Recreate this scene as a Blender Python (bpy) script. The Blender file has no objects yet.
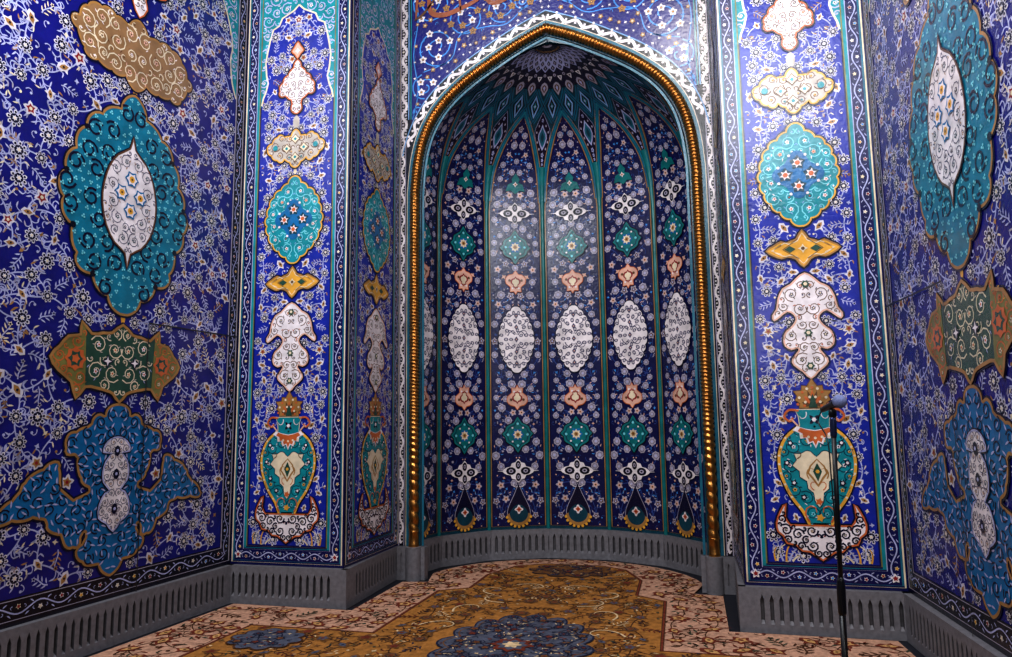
import bpy, math, random, bisect
from mathutils import Vector, Matrix
from mathutils.geometry import tessellate_polygon

PI = math.pi
SC = bpy.context.scene
COL = SC.collection
# ------------------------------------------------------------------ room dimensions (metres)
F_PX, PITCH, ROLL, YAW = 725.14, 0.12546, -0.012944, 0.248996
CX, H = 1.2599, 1.5
YP, YF = 5.6144, 6.7297          # plane of the piers, plane of the arch wall
A, B, XO = 1.5678, 2.6262, 1.5532  # inner / outer pier edge, arch wall half width
ZB = 0.312                        # top of the stone skirting
FL = math.atan(0.0620)            # flare of the side walls
TOP = 6.2
PW = B - A

# ------------------------------------------------------------------ materials
MATS = {}
def lin(c):
    return tuple(((v / 255) / 12.92 if v / 255 <= .04045 else (((v / 255) + .055) / 1.055) ** 2.4) for v in c)

def mat(name, rgb, rough=.26, metal=0., var=.22, scale=9., bump=.0, bscale=60., coat=0., spec=.5):
    m = bpy.data.materials.new(name)
    m.use_nodes = True
    nt = m.node_tree
    bs = nt.nodes['Principled BSDF']
    c = lin(rgb)
    tc = nt.nodes.new('ShaderNodeTexCoord')
    no = nt.nodes.new('ShaderNodeTexNoise')
    no.inputs['Scale'].default_value = scale
    no.inputs['Detail'].default_value = 4
    nt.links.new(tc.outputs['Object'], no.inputs['Vector'])
    rp = nt.nodes.new('ShaderNodeValToRGB')
    rp.color_ramp.elements[0].position = .3
    rp.color_ramp.elements[1].position = .7
    rp.color_ramp.elements[0].color = tuple(max(0, v * (1 - var)) for v in c) + (1,)
    rp.color_ramp.elements[1].color = tuple(min(1, v * (1 + var)) for v in c) + (1,)
    nt.links.new(no.outputs['Fac'], rp.inputs['Fac'])
    nt.links.new(rp.outputs['Color'], bs.inputs['Base Color'])
    bs.inputs['Roughness'].default_value = rough
    bs.inputs['Metallic'].default_value = metal
    bs.inputs['Specular IOR Level'].default_value = spec
    if coat:
        bs.inputs['Coat Weight'].default_value = coat
        bs.inputs['Coat Roughness'].default_value = .12
    if bump:
        n2 = nt.nodes.new('ShaderNodeTexNoise')
        n2.inputs['Scale'].default_value = bscale
        n2.inputs['Detail'].default_value = 3
        nt.links.new(tc.outputs['Object'], n2.inputs['Vector'])
        bp = nt.nodes.new('ShaderNodeBump')
        bp.inputs['Strength'].default_value = bump
        bp.inputs['Distance'].default_value = .01
        nt.links.new(n2.outputs['Fac'], bp.inputs['Height'])
        nt.links.new(bp.outputs['Normal'], bs.inputs['Normal'])
    MATS[name] = m
    return m

T = dict(rough=.27, bump=.24, bscale=34)
for n_, c_ in dict(
    blue=(18, 18, 108), blue_lit=(20, 36, 142), blue_deep=(14, 14, 70), navy=(11, 11, 42), night=(8, 8, 26), azure=(66, 140, 214), stem_blue=(44, 66, 130),
    skyline=(120, 160, 205), pale=(168, 168, 206), lilac=(166, 156, 172), niche_blue=(13, 15, 66), teal_sea=(14, 110, 136), slate=(78, 72, 98), script=(150, 82, 54), dome_rib=(10, 88, 114), white=(226, 214, 216), petal=(206, 198, 208), cream=(218, 200, 172), pink=(214, 166, 146),
    teal=(14, 128, 138), rib_teal=(8, 104, 106), dome_teal=(8, 66, 92), edge_teal=(28, 96, 118), teal_blue=(12, 98, 150), teal_dark=(8, 58, 74), teal_pale=(112, 194, 204),
    gold_tile=(214, 156, 56), ochre=(158, 114, 62), tan=(140, 104, 70), brown_tile=(96, 62, 36), orange=(190, 96, 48), red=(136, 34, 38), green=(38, 72, 58), olive=(118, 112, 58), grey_tile=(178, 166, 156)).items():
    mat(n_, c_, **T)
mat('black', (8, 8, 12), rough=.4)
mat('gilding', (196, 138, 72), rough=.3, metal=1., var=.25, scale=14, bump=.15, bscale=50)
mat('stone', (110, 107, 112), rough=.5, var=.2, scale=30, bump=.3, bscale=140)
mat('stone_shade', (70, 68, 72), rough=.55, var=.25, scale=30, bump=.3, bscale=140)  # same stone with the shade of the flutes put into its colour
mat('floor_dark', (14, 16, 30), rough=.6)
mat('plaster', (60, 60, 72), rough=.8)
W_ = dict(rough=.95, bump=.5, bscale=220, var=.3, scale=26, spec=.1)
for n_, c_ in dict(wool_pink=(186, 142, 118), wool_gold=(158, 106, 52), wool_tan=(190, 144, 92), wool_rust=(110, 50, 36), wool_brown=(78, 48, 32), wool_umber=(112, 74, 42), wool_navy=(38, 40, 60),
                   wool_slate=(82, 84, 98), wool_cream=(208, 178, 138), wool_green=(58, 68, 54)).items(): mat(n_, c_, **W_)
mat('mic_black', (14, 14, 18), rough=.35)
mat('mic_foam', (122, 130, 172), rough=.9, bump=.5, bscale=400)
mat('mic_metal', (70, 80, 120), rough=.25, metal=.8)

# ------------------------------------------------------------------ helpers: 2D ornament -> mesh
class Art:
    """collects flat ornament drawn in a surface's own (u, v) metres, a layer above the last"""
    def __init__(self, fn, maxlen=None):
        self.fn, self.ml = fn, maxlen
        self.v, self.f, self.m, self.slots = [], [], [], []
    def mi(self, name):
        if name not in self.slots: self.slots.append(name)
        return self.slots.index(name)
    def tri(self, a, b, c, m, l):
        if self.ml:
            L = self.ml
            def d(p, q): return math.hypot((p[0] - q[0]), p[1] - q[1])
            ab, bc, ca = d(a, b), d(b, c), d(c, a)
            k = max(ab, bc, ca)
            if k > L:
                if k == ab:
                    p = ((a[0] + b[0]) / 2, (a[1] + b[1]) / 2); self.tri(a, p, c, m, l); self.tri(p, b, c, m, l)
                elif k == bc:
                    p = ((c[0] + b[0]) / 2, (c[1] + b[1]) / 2); self.tri(a, b, p, m, l); self.tri(a, p, c, m, l)
                else:
                    p = ((c[0] + a[0]) / 2, (c[1] + a[1]) / 2); self.tri(a, b, p, m, l); self.tri(p, b, c, m, l)
                return
        n = len(self.v)
        self.v += [self.fn(a[0], a[1], l), self.fn(b[0], b[1], l), self.fn(c[0], c[1], l)]
        self.f.append((n, n + 1, n + 2)); self.m.append(m)
    def poly(self, pts, name, l):
        m = self.mi(name)
        for t in tessellate_polygon([[Vector((p[0], p[1], 0)) for p in pts]]):
            self.tri(pts[t[0]], pts[t[1]], pts[t[2]], m, l)
    def fan(self, c, pts, name, l):
        m = self.mi(name)
        if self.ml is None:
            n = len(self.v); k = len(pts)
            self.v.append(self.fn(c[0], c[1], l))
            self.v += [self.fn(p[0], p[1], l) for p in pts]
            for i in range(k):
                self.f.append((n, n + 1 + i, n + 1 + (i + 1) % k)); self.m.append(m)
        else:
            for i in range(len(pts)): self.tri(c, pts[i], pts[(i + 1) % len(pts)], m, l)
    def disc(self, c, r, name, l, n=8, ry=None, rot=0.):
        ry = ry or r
        ca, sa = math.cos(rot), math.sin(rot)
        self.fan(c, [(c[0] + r * math.cos(2 * PI * i / n) * ca - ry * math.sin(2 * PI * i / n) * sa,
                      c[1] + r * math.cos(2 * PI * i / n) * sa + ry * math.sin(2 * PI * i / n) * ca) for i in range(n)], name, l)
    def scallop(self, c, r, k, amp, name, l, rot=0., n=None):
        n = n or k * 3
        self.fan(c, [(c[0] + r * (1 - amp + amp * math.cos(k * t)) * math.cos(t + rot), c[1] + r * (1 - amp + amp * math.cos(k * t)) * math.sin(t + rot))
                     for t in (2 * PI * i / n for i in range(n))], name, l)
    def ribbon(self, pts, w, name, l, taper=0., close=False):
        m = self.mi(name); k = len(pts); row = []
        if k < 2: return
        for i, p in enumerate(pts):
            q0 = pts[i - 1] if (i or close) else p
            q1 = pts[(i + 1) % k] if (i < k - 1 or close) else p
            dx, dy = q1[0] - q0[0], q1[1] - q0[1]; L = math.hypot(dx, dy) or 1
            ww = w / 2 * (1 - taper * i / (k - 1))
            row.append(((p[0] - dy / L * ww, p[1] + dx / L * ww), (p[0] + dy / L * ww, p[1] - dx / L * ww)))
        n = len(self.v)
        for a, b in row: self.v += [self.fn(a[0], a[1], l), self.fn(b[0], b[1], l)]
        for i in range(k if close else k - 1):
            j = (i + 1) % k
            self.f.append((n + 2 * i, n + 2 * i + 1, n + 2 * j + 1, n + 2 * j)); self.m.append(m)
    def rect(self, u0, v0, u1, v1, name, l): self.poly([(u0, v0), (u1, v0), (u1, v1), (u0, v1)], name, l)
    def build(self, name, parent=None, smooth=False):
        me = bpy.data.meshes.new(name)
        me.from_pydata(self.v, [], self.f)
        for s in self.slots: me.materials.append(MATS[s])
        me.polygons.foreach_set('material_index', self.m)
        if smooth: me.polygons.foreach_set('use_smooth', [True] * len(self.f))
        me.update()
        o = bpy.data.objects.new(name, me); COL.objects.link(o)
        if parent: o.parent = parent
        return o

def thing(name, label, cat, loc=(0, 0, 0), rz=0., group=None):
    o = bpy.data.objects.new(name, None); COL.objects.link(o)
    o.empty_display_size = .1
    o.location = loc; o.rotation_euler = (0, 0, rz)
    o['label'] = label; o['category'] = cat
    if group: o['group'] = group
    return o

def dup(root, loc, rz, label, sx=1., group=None):
    def cp(o, par):
        c = o.copy(); COL.objects.link(c)
        if par: c.parent = par
        for ch in [k for k in ALL if k.parent == o]: cp(ch, c)
        return c
    ALL = list(bpy.data.objects)
    r = cp(root, None)
    r.location = loc; r.rotation_euler = (0, 0, rz); r.scale = (sx, 1, 1); r['label'] = label
    if group: r['group'] = group
    return r

def solid(name, verts, faces, m, parent=None, smooth=False):
    me = bpy.data.meshes.new(name); me.from_pydata(verts, [], faces); me.materials.append(MATS[m])
    if smooth: me.polygons.foreach_set('use_smooth', [True] * len(faces))
    me.update()
    o = bpy.data.objects.new(name, me); COL.objects.link(o)
    if parent: o.parent = parent
    return o

def lathe(prof, n=24, axis=None):
    """prof: (r, z) list -> verts, faces about z"""
    v, f = [], []
    for r, z in prof:
        v += [(r * math.cos(2 * PI * i / n), r * math.sin(2 * PI * i / n), z) for i in range(n)]
    for j in range(len(prof) - 1):
        for i in range(n):
            k = (i + 1) % n
            f.append((j * n + i, j * n + k, (j + 1) * n + k, (j + 1) * n + i))
    f.append(tuple(range(n - 1, -1, -1))); f.append(tuple((len(prof) - 1) * n + i for i in range(n)))
    return v, f

def mir(half):
    """closed outline from its right half, listed from the top point down"""
    return half + [(-x, y) for x, y in reversed(half) if abs(x) > 1e-6]

def smooth(pts, k=3, close=True):
    n = len(pts); out = []
    for i in range(n if close else n - 1):
        p0, p1, p2, p3 = (pts[(i - 1) % n], pts[i], pts[(i + 1) % n], pts[(i + 2) % n]) if close else \
            (pts[max(i - 1, 0)], pts[i], pts[i + 1], pts[min(i + 2, n - 1)])
        for j in range(k):
            t = j / k
            out.append(tuple(.5 * (2 * p1[a] + (p2[a] - p0[a]) * t + (2 * p0[a] - 5 * p1[a] + 4 * p2[a] - p3[a]) * t * t
                                   + (3 * p1[a] - p0[a] - 3 * p2[a] + p3[a]) * t ** 3) for a in (0, 1)))
    if not close: out.append(pts[-1])
    return out

def scale(pts, k, c=None):
    if c is None: c = (sum(p[0] for p in pts) / len(pts), sum(p[1] for p in pts) / len(pts))
    kx, ky = k if isinstance(k, tuple) else (k, k)
    return [(c[0] + (p[0] - c[0]) * kx, c[1] + (p[1] - c[1]) * ky) for p in pts]

def lobes(half, n, depth):
    """mirror a coarse half outline and give each side n rounded lobes"""
    p = smooth(half, 10, False)
    d = [0]
    for a, b in zip(p, p[1:]): d.append(d[-1] + math.hypot(b[0] - a[0], b[1] - a[1]))
    L = d[-1]; out = []
    for k in range(n * 8 + 1):
        s = L * k / (n * 8); i = min(max(bisect.bisect(d, s) - 1, 0), len(p) - 2); t = (s - d[i]) / (d[i + 1] - d[i] or 1)
        dx, dy = p[i + 1][0] - p[i][0], p[i + 1][1] - p[i][1]; q = math.hypot(dx, dy) or 1
        o = depth * (abs(math.sin(PI * k / 8)) ** .7)
        out.append((max(0, p[i][0] + dx * t - dy / q * o), p[i][1] + dy * t + dx / q * o))
    out[0], out[-1] = half[0], half[-1]
    return mir([out[0]] + [q for q in out[1:-1] if q[0] > .004] + [out[-1]])

def inpoly(p, poly):
    x, y = p; c = False; j = len(poly) - 1
    for i in range(len(poly)):
        xi, yi = poly[i]; xj, yj = poly[j]
        if (yi > y) != (yj > y) and x < (xj - xi) * (y - yi) / (yj - yi) + xi: c = not c
        j = i
    return c

class Region:
    """inside `outer`, outside every hole, each tested with a margin"""
    def __init__(self, outer, holes=(), margin=.02):
        self.o, self.h, self.mg = outer, [], margin
        self.bb = (min(p[0] for p in outer), min(p[1] for p in outer), max(p[0] for p in outer), max(p[1] for p in outer))
        for h in holes:
            self.h.append((h, (min(p[0] for p in h) - margin, min(p[1] for p in h) - margin, max(p[0] for p in h) + margin, max(p[1] for p in h) + margin)))
    def near(self, p, poly, m):
        for i in range(len(poly)):
            a, b = poly[i - 1], poly[i]
            dx, dy = b[0] - a[0], b[1] - a[1]; L = dx * dx + dy * dy
            t = 0 if L == 0 else max(0, min(1, ((p[0] - a[0]) * dx + (p[1] - a[1]) * dy) / L))
            if (p[0] - a[0] - t * dx) ** 2 + (p[1] - a[1] - t * dy) ** 2 < m * m: return True
        return False
    def ok(self, p, m=None):
        m = self.mg if m is None else m
        if not inpoly(p, self.o): return False
        for h, bb in self.h:
            if bb[0] < p[0] < bb[2] and bb[1] < p[1] < bb[3]:
                if inpoly(p, h) or self.near(p, h, m): return False
        return not self.near(p, self.o, m)

class Grid:
    def __init__(self, d): self.d, self.g = d, {}
    def add(self, p, r): self.g.setdefault((int(p[0] // self.d), int(p[1] // self.d)), []).append((p, r))
    def free(self, p, r):
        i, j = int(p[0] // self.d), int(p[1] // self.d)
        for a in (-1, 0, 1):
            for b in (-1, 0, 1):
                for q, s in self.g.get((i + a, j + b), ()):
                    if (p[0] - q[0]) ** 2 + (p[1] - q[1]) ** 2 < (r + s) ** 2: return False
        return True

# ---- flower kit ---------------------------------------------------------------
def flower(a, c, r, rot, pal, kind, l):
    if kind == 0:      # open rosette with looped petals
        n = 8
        for i in range(n):
            t = rot + 2 * PI * i / n
            p = (c[0] + .72 * r * math.cos(t), c[1] + .72 * r * math.sin(t))
            a.disc(p, .33 * r, pal['petal'], l, 6, .25 * r, t)
            a.disc(p, .15 * r, pal['dark'], l + 1, 5)
        a.scallop(c, .56 * r, 8, .08, pal['dark'], l + 1, rot, 16)
        a.scallop(c, .36 * r, 6, .22, pal['petal'], l + 2, rot, 12)
        a.disc(c, .17 * r, pal['eye'], l + 3, 6)
    elif kind == 1:    # five petals
        a.scallop(c, r * 1.02, 5, .22, pal['petal'], l, rot, 20)
        a.scallop(c, r * .66, 5, .25, pal['warm'], l + 1, rot, 15)
        a.disc(c, .24 * r, pal['eye2'], l + 2, 6)
    elif kind == 2:    # tulip palmette
        ca, sa = math.cos(rot), math.sin(rot)
        def P(x, y): return (c[0] + r * (x * ca - y * sa), c[1] + r * (x * sa + y * ca))
        a.poly([P(-.9, 0), P(-.45, .5), P(0, .42), P(.35, .85), P(.5, .35), P(1.1, 0), P(.5, -.35), P(.35, -.85), P(0, -.42), P(-.45, -.5)], pal['petal'], l)
        a.poly([P(-.55, 0), P(-.15, .26), P(.28, .3), P(.75, 0), P(.28, -.3), P(-.15, -.26)], pal['warm'], l + 1)
        a.disc(P(.05, 0), .16 * r, pal['dark'], l + 2, 5)
    elif kind == 3:    # round shaded disc flower
        a.scallop(c, r, 7, .07, pal['petal'], l, rot, 14)
        a.scallop(c, r * .72, 6, .12, pal['dark'], l + 1, rot, 12)
        a.scallop(c, r * .58, 6, .12, pal['petal'], l + 2, rot, 12)
        a.disc(c, r * .24, pal['eye'], l + 3, 6)

def bud(a, c, r, rot, name, l):
    ca, sa = math.cos(rot), math.sin(rot)
    a.poly([(c[0] + r * (x * ca - y * sa), c[1] + r * (x * sa + y * ca)) for x, y in
            ((-.7, 0), (-.1, .35), (.2, .75), (.35, .25), (1, 0), (.35, -.25), (.2, -.75), (-.1, -.35))], name, l)

def leaf(a, c, r, rot, name, l):
    ca, sa = math.cos(rot), math.sin(rot)
    a.poly([(c[0] + r * (x * ca - y * sa), c[1] + r * (x * sa + y * ca)) for x, y in ((-1, 0), (-.3, .3), (.4, .22), (1, -.1), (.3, -.2), (-.4, -.18))], name, l)

def curl(a, p, ang, length, turn, w, name, l, n=6):
    pts = [p]; s = length / n
    for i in range(n):
        ang += turn * (i + 1) / n * 2 / n
        p = (p[0] + s * math.cos(ang), p[1] + s * math.sin(ang)); pts.append(p)
    a.ribbon(pts, w, name, l, .5)
    return p, ang

def bez(p, q, k, n=8):
    mx, my = (p[0] + q[0]) / 2 - (q[1] - p[1]) * k, (p[1] + q[1]) / 2 + (q[0] - p[0]) * k
    return [((1 - t) ** 2 * p[0] + 2 * t * (1 - t) * mx + t * t * q[0], (1 - t) ** 2 * p[1] + 2 * t * (1 - t) * my + t * t * q[1]) for t in (i / n for i in range(n + 1))]

PAL_WALL = dict(stem='pale', petal='petal', dark='navy', eye='cream', warm='ochre', eye2='red', leafs=['pale', 'pale', 'ochre', 'cream', 'pale', 'lilac'], kinds=[0, 0, 0, 0, 1, 2, 2, 0])

def vines(a, reg, d, pal, seed, sym=True, r=.04, w=.008, fill=.45, l=1, curls=2, links=3):
    """scrollwork: nodes joined by bowed stems, a flower at each node, curls and leaves between"""
    rnd = random.Random(seed)
    u0, v0, u1, v1 = reg.bb
    if sym: u0 = 0
    g = Grid(d); nodes = []
    for _ in range(int((u1 - u0) * (v1 - v0) / d / d * 14) + 8):
        p = (rnd.uniform(u0, u1), rnd.uniform(v0, v1))
        if sym and p[0] < d * .42: p = (0., p[1]) if p[0] < d * .12 else p
        if sym and 0 < p[0] < d * .42: continue
        if g.free(p, d / 2) and reg.ok(p, r * .8): g.add(p, d / 2); nodes.append(p)
    SG = (1, -1) if sym else (1,)
    fl = Grid(d)
    edges = set()
    for i, p in enumerate(nodes):
        near = sorted((math.hypot(p[0] - q[0], p[1] - q[1]), j) for j, q in enumerate(nodes) if j != i and abs(p[0] - q[0]) < 2 * d and abs(p[1] - q[1]) < 2 * d)
        for dist, j in near[:links]:
            if (j, i) not in edges and dist < 1.9 * d: edges.add((i, j))
    def R(pts, ww, name, ll, tp=0.):
        for s in SG: a.ribbon([(s * x, y) for x, y in pts], ww, name, ll, tp)
    for i, j in sorted(edges):
        k = rnd.choice((-1, 1)) * rnd.uniform(.12, .3)
        pts = bez(nodes[i], nodes[j], k)
        if not all(reg.ok(p, .004) for p in pts[1:-1]): continue
        R(pts, w, pal['stem'], l)
        for _ in range(curls):
            t = rnd.randint(2, 6); p, q = pts[t], pts[t + 1 if t < 8 else t]
            an = math.atan2(q[1] - p[1], q[0] - p[0]); sg = rnd.choice((-1, 1))
            an += sg * rnd.uniform(.4, .8); ln = d * rnd.uniform(.28, .5)
            e = p; aa = an; cp = [p]; tn = sg * rnd.uniform(1.2, 2.6)
            for s_ in range(6):
                aa += tn * (s_ + 1) / 6 * 2 / 6
                e = (e[0] + ln / 6 * math.cos(aa), e[1] + ln / 6 * math.sin(aa)); cp.append(e)
            if not all(reg.ok(x, .003) for x in cp[2::2]): continue
            R(cp, w * .85, pal['stem'], l, .4)
            nm = rnd.choice(pal['leafs'])
            for s in SG:
                leaf(a, (s * e[0], e[1]), r * .42, aa if s > 0 else PI - aa, nm, l + 1)
    for p in nodes:
        rr = r * rnd.uniform(.78, 1.15); k = rnd.choice(pal['kinds']); ro = rnd.uniform(0, 2 * PI)
        if k == 1 and rnd.random() < .45: pp = dict(pal, warm=pal['eye2'], eye2=pal['eye'])
        else: pp = pal
        fl.add(p, rr)
        for s in SG:
            if s < 0 and p[0] < 1e-6: continue
            flower(a, (s * p[0], p[1]), rr, ro if s > 0 else PI - ro, pp, k, l + 2)
    if fill:
        for rr, tries, kinds in ((r * 1.15, 10, 'spray'), (r * .62, 14, 'hook')):
            for _ in range(int((u1 - u0) * (v1 - v0) / (d * d) * tries)):
                p = (rnd.uniform(u0 + (.02 if sym else 0), u1), rnd.uniform(v0, v1))
                if not (fl.free(p, rr * 1.02) and reg.ok(p, rr * .85)): continue
                fl.add(p, rr); ro = rnd.uniform(0, 2 * PI); nm = rnd.choice(pal['leafs']); k = rnd.random()
                for s in SG:
                    q = ro if s > 0 else PI - ro; c = (s * p[0], p[1])
                    if kinds == 'spray' and fill > .3: spray(a, c, rr, q, s, nm, pal, l + 1)
                    elif k < .7:
                        st = (c[0] - rr * .8 * math.cos(q), c[1] - rr * .8 * math.sin(q))
                        e, ea = curl(a, st, q - s * .7, rr * 2.1, s * 2.6, w * .8, pal['stem'], l + 1, 6)
                        a.disc(e, rr * .3, nm, l + 2, 6)
                    else: bud(a, c, rr * .8, q, nm, l + 1)

def spray(a, c, r, q, s, nm, pal, l):
    """a short leafy twig with a terminal flower"""
    ca, sa = math.cos(q), math.sin(q)
    a.ribbon([(c[0] + r * t * ca - .12 * s * r * sa * math.sin(3 * t), c[1] + r * t * sa + .12 * s * r * ca * math.sin(3 * t)) for t in (-1, -.5, 0, .5, .8)], r * .13, pal['stem'], l)
    for t in (-.6, -.05, .45):
        for e in (-1, 1):
            leaf(a, (c[0] + r * (t * ca - e * .32 * sa), c[1] + r * (t * sa + e * .32 * ca)), r * .34, q + e * .9, nm, l + 1)
    a.scallop((c[0] + r * .85 * ca, c[1] + r * .85 * sa), r * .3, 5, .25, nm, l + 2, q, 10)
    a.disc((c[0] + r * .85 * ca, c[1] + r * .85 * sa), r * .12, pal['dark'], l + 3, 5)

def arabesque(a, reg, d, seed, stem, w, leafs, l, flw=None, dark='navy', sym=True, turns=1.25):
    """close packed scrolls with a leaf or flower at the eye of each"""
    rnd = random.Random(seed); u0, v0, u1, v1 = reg.bb
    if sym: u0 = 0
    g = Grid(d); SG = (1, -1) if sym else (1,)
    for size in (.5, .34, .22):
        R_ = d * size
        for _ in range(int((u1 - u0) * (v1 - v0) / (R_ * R_) * 5)):
            p = (rnd.uniform(u0 + (R_ * .9 if sym else 0), u1), rnd.uniform(v0, v1))
            if not (g.free(p, R_ * .92) and reg.ok(p, R_ * .7)): continue
            g.add(p, R_ * .92); a0 = rnd.uniform(0, 6.28); sg = rnd.choice((-1, 1)); nm = rnd.choice(leafs); fn_ = rnd.choice(flw) if flw else nm
            n = 12 if size > .3 else 7
            tt = turns if size > .3 else .7
            sp = [(p[0] + R_ * (1.05 - .75 * i / n) * math.cos(a0 + sg * 6.28 * tt * i / n), p[1] + R_ * (1.05 - .75 * i / n) * math.sin(a0 + sg * 6.28 * tt * i / n)) for i in range(n + 1)]
            for s in SG:
                a.ribbon([(s * x, y) for x, y in sp], w, stem, l, .35)
                c = (s * p[0], p[1])
                if size > .3:
                    a.scallop(c, R_ * .34, 5, .22, fn_, l + 1, a0, 10); a.disc(c, R_ * .13, dark, l + 2, 5)
                    for t in (3, 6, 9):
                        x, y = sp[t]; leaf(a, (s * (x + (x - p[0]) * .25), y + (y - p[1]) * .25), R_ * .24, (a0 + t) * s, nm, l + 1)
                else: bud(a, c, R_ * .5, a0, nm, l + 1)

def tridots(a, reg, d, seed, name, l, r=.016, swirl='navy', sw=.014, sd=.17, stroke='bud'):
    """turquoise ground: dark swirls under clusters of three pale dots"""
    rnd = random.Random(seed); u0, v0, u1, v1 = reg.bb; u0 = 0
    g = Grid(sd)
    for _ in range(int((u1 - u0) * (v1 - v0) / sd / sd * 12)):
        p = (rnd.uniform(sd * .3, u1), rnd.uniform(v0, v1))
        if g.free(p, sd / 2) and reg.ok(p, sd * .34):
            g.add(p, sd / 2); a0 = rnd.uniform(0, 6.28); sg = rnd.choice((-1, 1))
            sp = [(p[0] + sd * (.5 - .3 * i / 14) * math.cos(a0 + sg * 7.5 * i / 14), p[1] + sd * (.5 - .3 * i / 14) * math.sin(a0 + sg * 7.5 * i / 14)) for i in range(15)]
            for s in (1, -1): a.ribbon([(s * x, y) for x, y in sp], sw, swirl, l)
    g = Grid(d)
    for _ in range(int((u1 - u0) * (v1 - v0) / d / d * 12)):
        p = (rnd.uniform(d * .3, u1), rnd.uniform(v0, v1))
        if g.free(p, d / 2) and reg.ok(p, r):
            g.add(p, d / 2); a0 = rnd.uniform(0, 6.28)
            for s in (1, -1):
                if stroke == 'bud':
                    for k in range(3):
                        an = a0 + k * 2.09; a.disc((s * (p[0] + r * .62 * math.cos(an)), p[1] + r * .62 * math.sin(an)), r * .5, name, l + 1, 5)
                else: leaf(a, (s * p[0], p[1]), r * 1.5, a0 if s > 0 else PI - a0, name, l + 1)

def vine_band(a, p, q, w, l, stem='pale', per=.27, flowers=('gold_tile', 'cream', 'red', 'azure'), sw=.009, amp=.27, seed=0):
    """a running wave of stem with alternate buds between two points"""
    L = math.hypot(q[0] - p[0], q[1] - p[1]); n = max(1, round(L / per)); ux, uy = (q[0] - p[0]) / L, (q[1] - p[1]) / L
    def at(s, o): return (p[0] + ux * s - uy * o, p[1] + uy * s + ux * o)
    a.ribbon([at(L * i / (n * 12), w * amp * math.sin(2 * PI * i / 12)) for i in range(n * 12 + 1)], sw, stem, l)
    rnd = random.Random(seed)
    for i in range(2 * n):
        s = L * (i + .5) / (2 * n); sg = -1 if i % 2 == 0 else 1
        c = at(s, sg * w * .16)
        r = w * .19
        a.scallop(c, r, 5, .22, 'white' if i % 3 else 'cream', l + 1, rnd.uniform(0, 6), 10)
        a.disc(c, r * .55, rnd.choice(flowers), l + 2, 6)
        for e in (-1, 1):
            c2 = at(s + e * L / n * .2, -sg * w * .33)
            leaf(a, c2, w * .17, math.atan2(uy, ux) + e * .6, stem, l + 1)
            curl(a, at(s + e * L / n * .13, sg * w * .22), math.atan2(uy, ux) + (0 if e > 0 else PI), w * .3, e * sg * -2.2, sw * .6, stem, l, 4)

def flat(u, v, l): return (u, -.0009 * l, v)

def outline(a, pts, name, w, l): a.ribbon(pts, w, name, l, close=True)

PAL_TEAL = dict(stem='teal_dark', petal='teal_pale', dark='teal_dark', eye='white', warm='white', eye2='gold_tile', leafs=['teal_pale', 'white', 'teal_pale', 'skyline'], kinds=[1, 1, 3])
PAL_ONWHITE = dict(stem='lilac', petal='navy', dark='white', eye='gold_tile', warm='ochre', eye2='navy', leafs=['navy', 'teal_dark', 'lilac', 'ochre', 'navy'], kinds=[1, 1, 2])
PAL_ONPINK = dict(stem='orange', petal='navy', dark='white', eye='orange', warm='green', eye2='cream', leafs=['navy', 'brown_tile', 'orange', 'green', 'red'], kinds=[1, 2, 1])
PAL_ONGOLD = dict(stem='brown_tile', petal='cream', dark='navy', eye='teal', warm='teal', eye2='cream', leafs=['cream', 'brown_tile', 'navy', 'white'], kinds=[1, 2, 1])
PAL_ONGREEN = dict(stem='cream', petal='cream', dark='green', eye='white', warm='orange', eye2='white', leafs=['cream', 'grey_tile', 'ochre', 'pale'], kinds=[2, 1, 1])
PAL_TURQ = dict(stem='teal_pale', petal='pink', dark='red', eye='gold_tile', warm='white', eye2='orange', leafs=['teal_pale', 'white', 'teal_dark', 'skyline'], kinds=[1, 2, 0])
PAL_BROWN = dict(stem='cream', petal='white', dark='brown_tile', eye='pink', warm='pink', eye2='brown_tile', leafs=['cream', 'brown_tile', 'pink', 'brown_tile'], kinds=[1, 2, 2])
PAL_RET = PAL_WALL

def motif(fn, pts, fill, edge, orn, name, parent, seed, d=.1, w=.006, l=8, ew=.012, halo='navy', hw=.012, ml=None, holes=()):
    """a filled cartouche with a contour line, a dark halo and its own small scrollwork; orn = (stem, leaf names, flower names, eye)"""
    a = Art(fn, ml)
    if halo: outline(a, pts, halo, ew + 2 * hw, l - 1)
    a.poly(pts, fill, l)
    outline(a, pts, edge, ew, l + 1)
    if orn: arabesque(a, Region(pts, holes, .012), d, seed, orn[0], w, orn[1], l + 1, orn[2], orn[3])
    return a
O_PINK = ('brown_tile', ['navy', 'brown_tile', 'orange', 'slate'], ['slate', 'orange', 'navy'], 'cream')
O_GREY = ('brown_tile', ['white', 'white', 'gold_tile', 'slate'], ['gold_tile', 'white', 'teal'], 'navy')
O_TURQ = ('teal_pale', ['teal_pale', 'white', 'skyline'], ['white', 'pink', 'teal_dark'], 'orange')
O_WHITE = ('slate', ['navy', 'teal_dark', 'slate', 'ochre'], ['teal_dark', 'navy', 'ochre'], 'white')
O_GREEN = ('cream', ['cream', 'grey_tile', 'pale'], ['cream', 'white'], 'orange')
O_TAN = ('cream', ['brown_tile', 'white', 'brown_tile', 'pink'], ['white', 'cream', 'pink'], 'brown_tile')
O_STAND = ('navy', ['brown_tile', 'navy', 'red'], ['navy', 'brown_tile'], 'cream')

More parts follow.
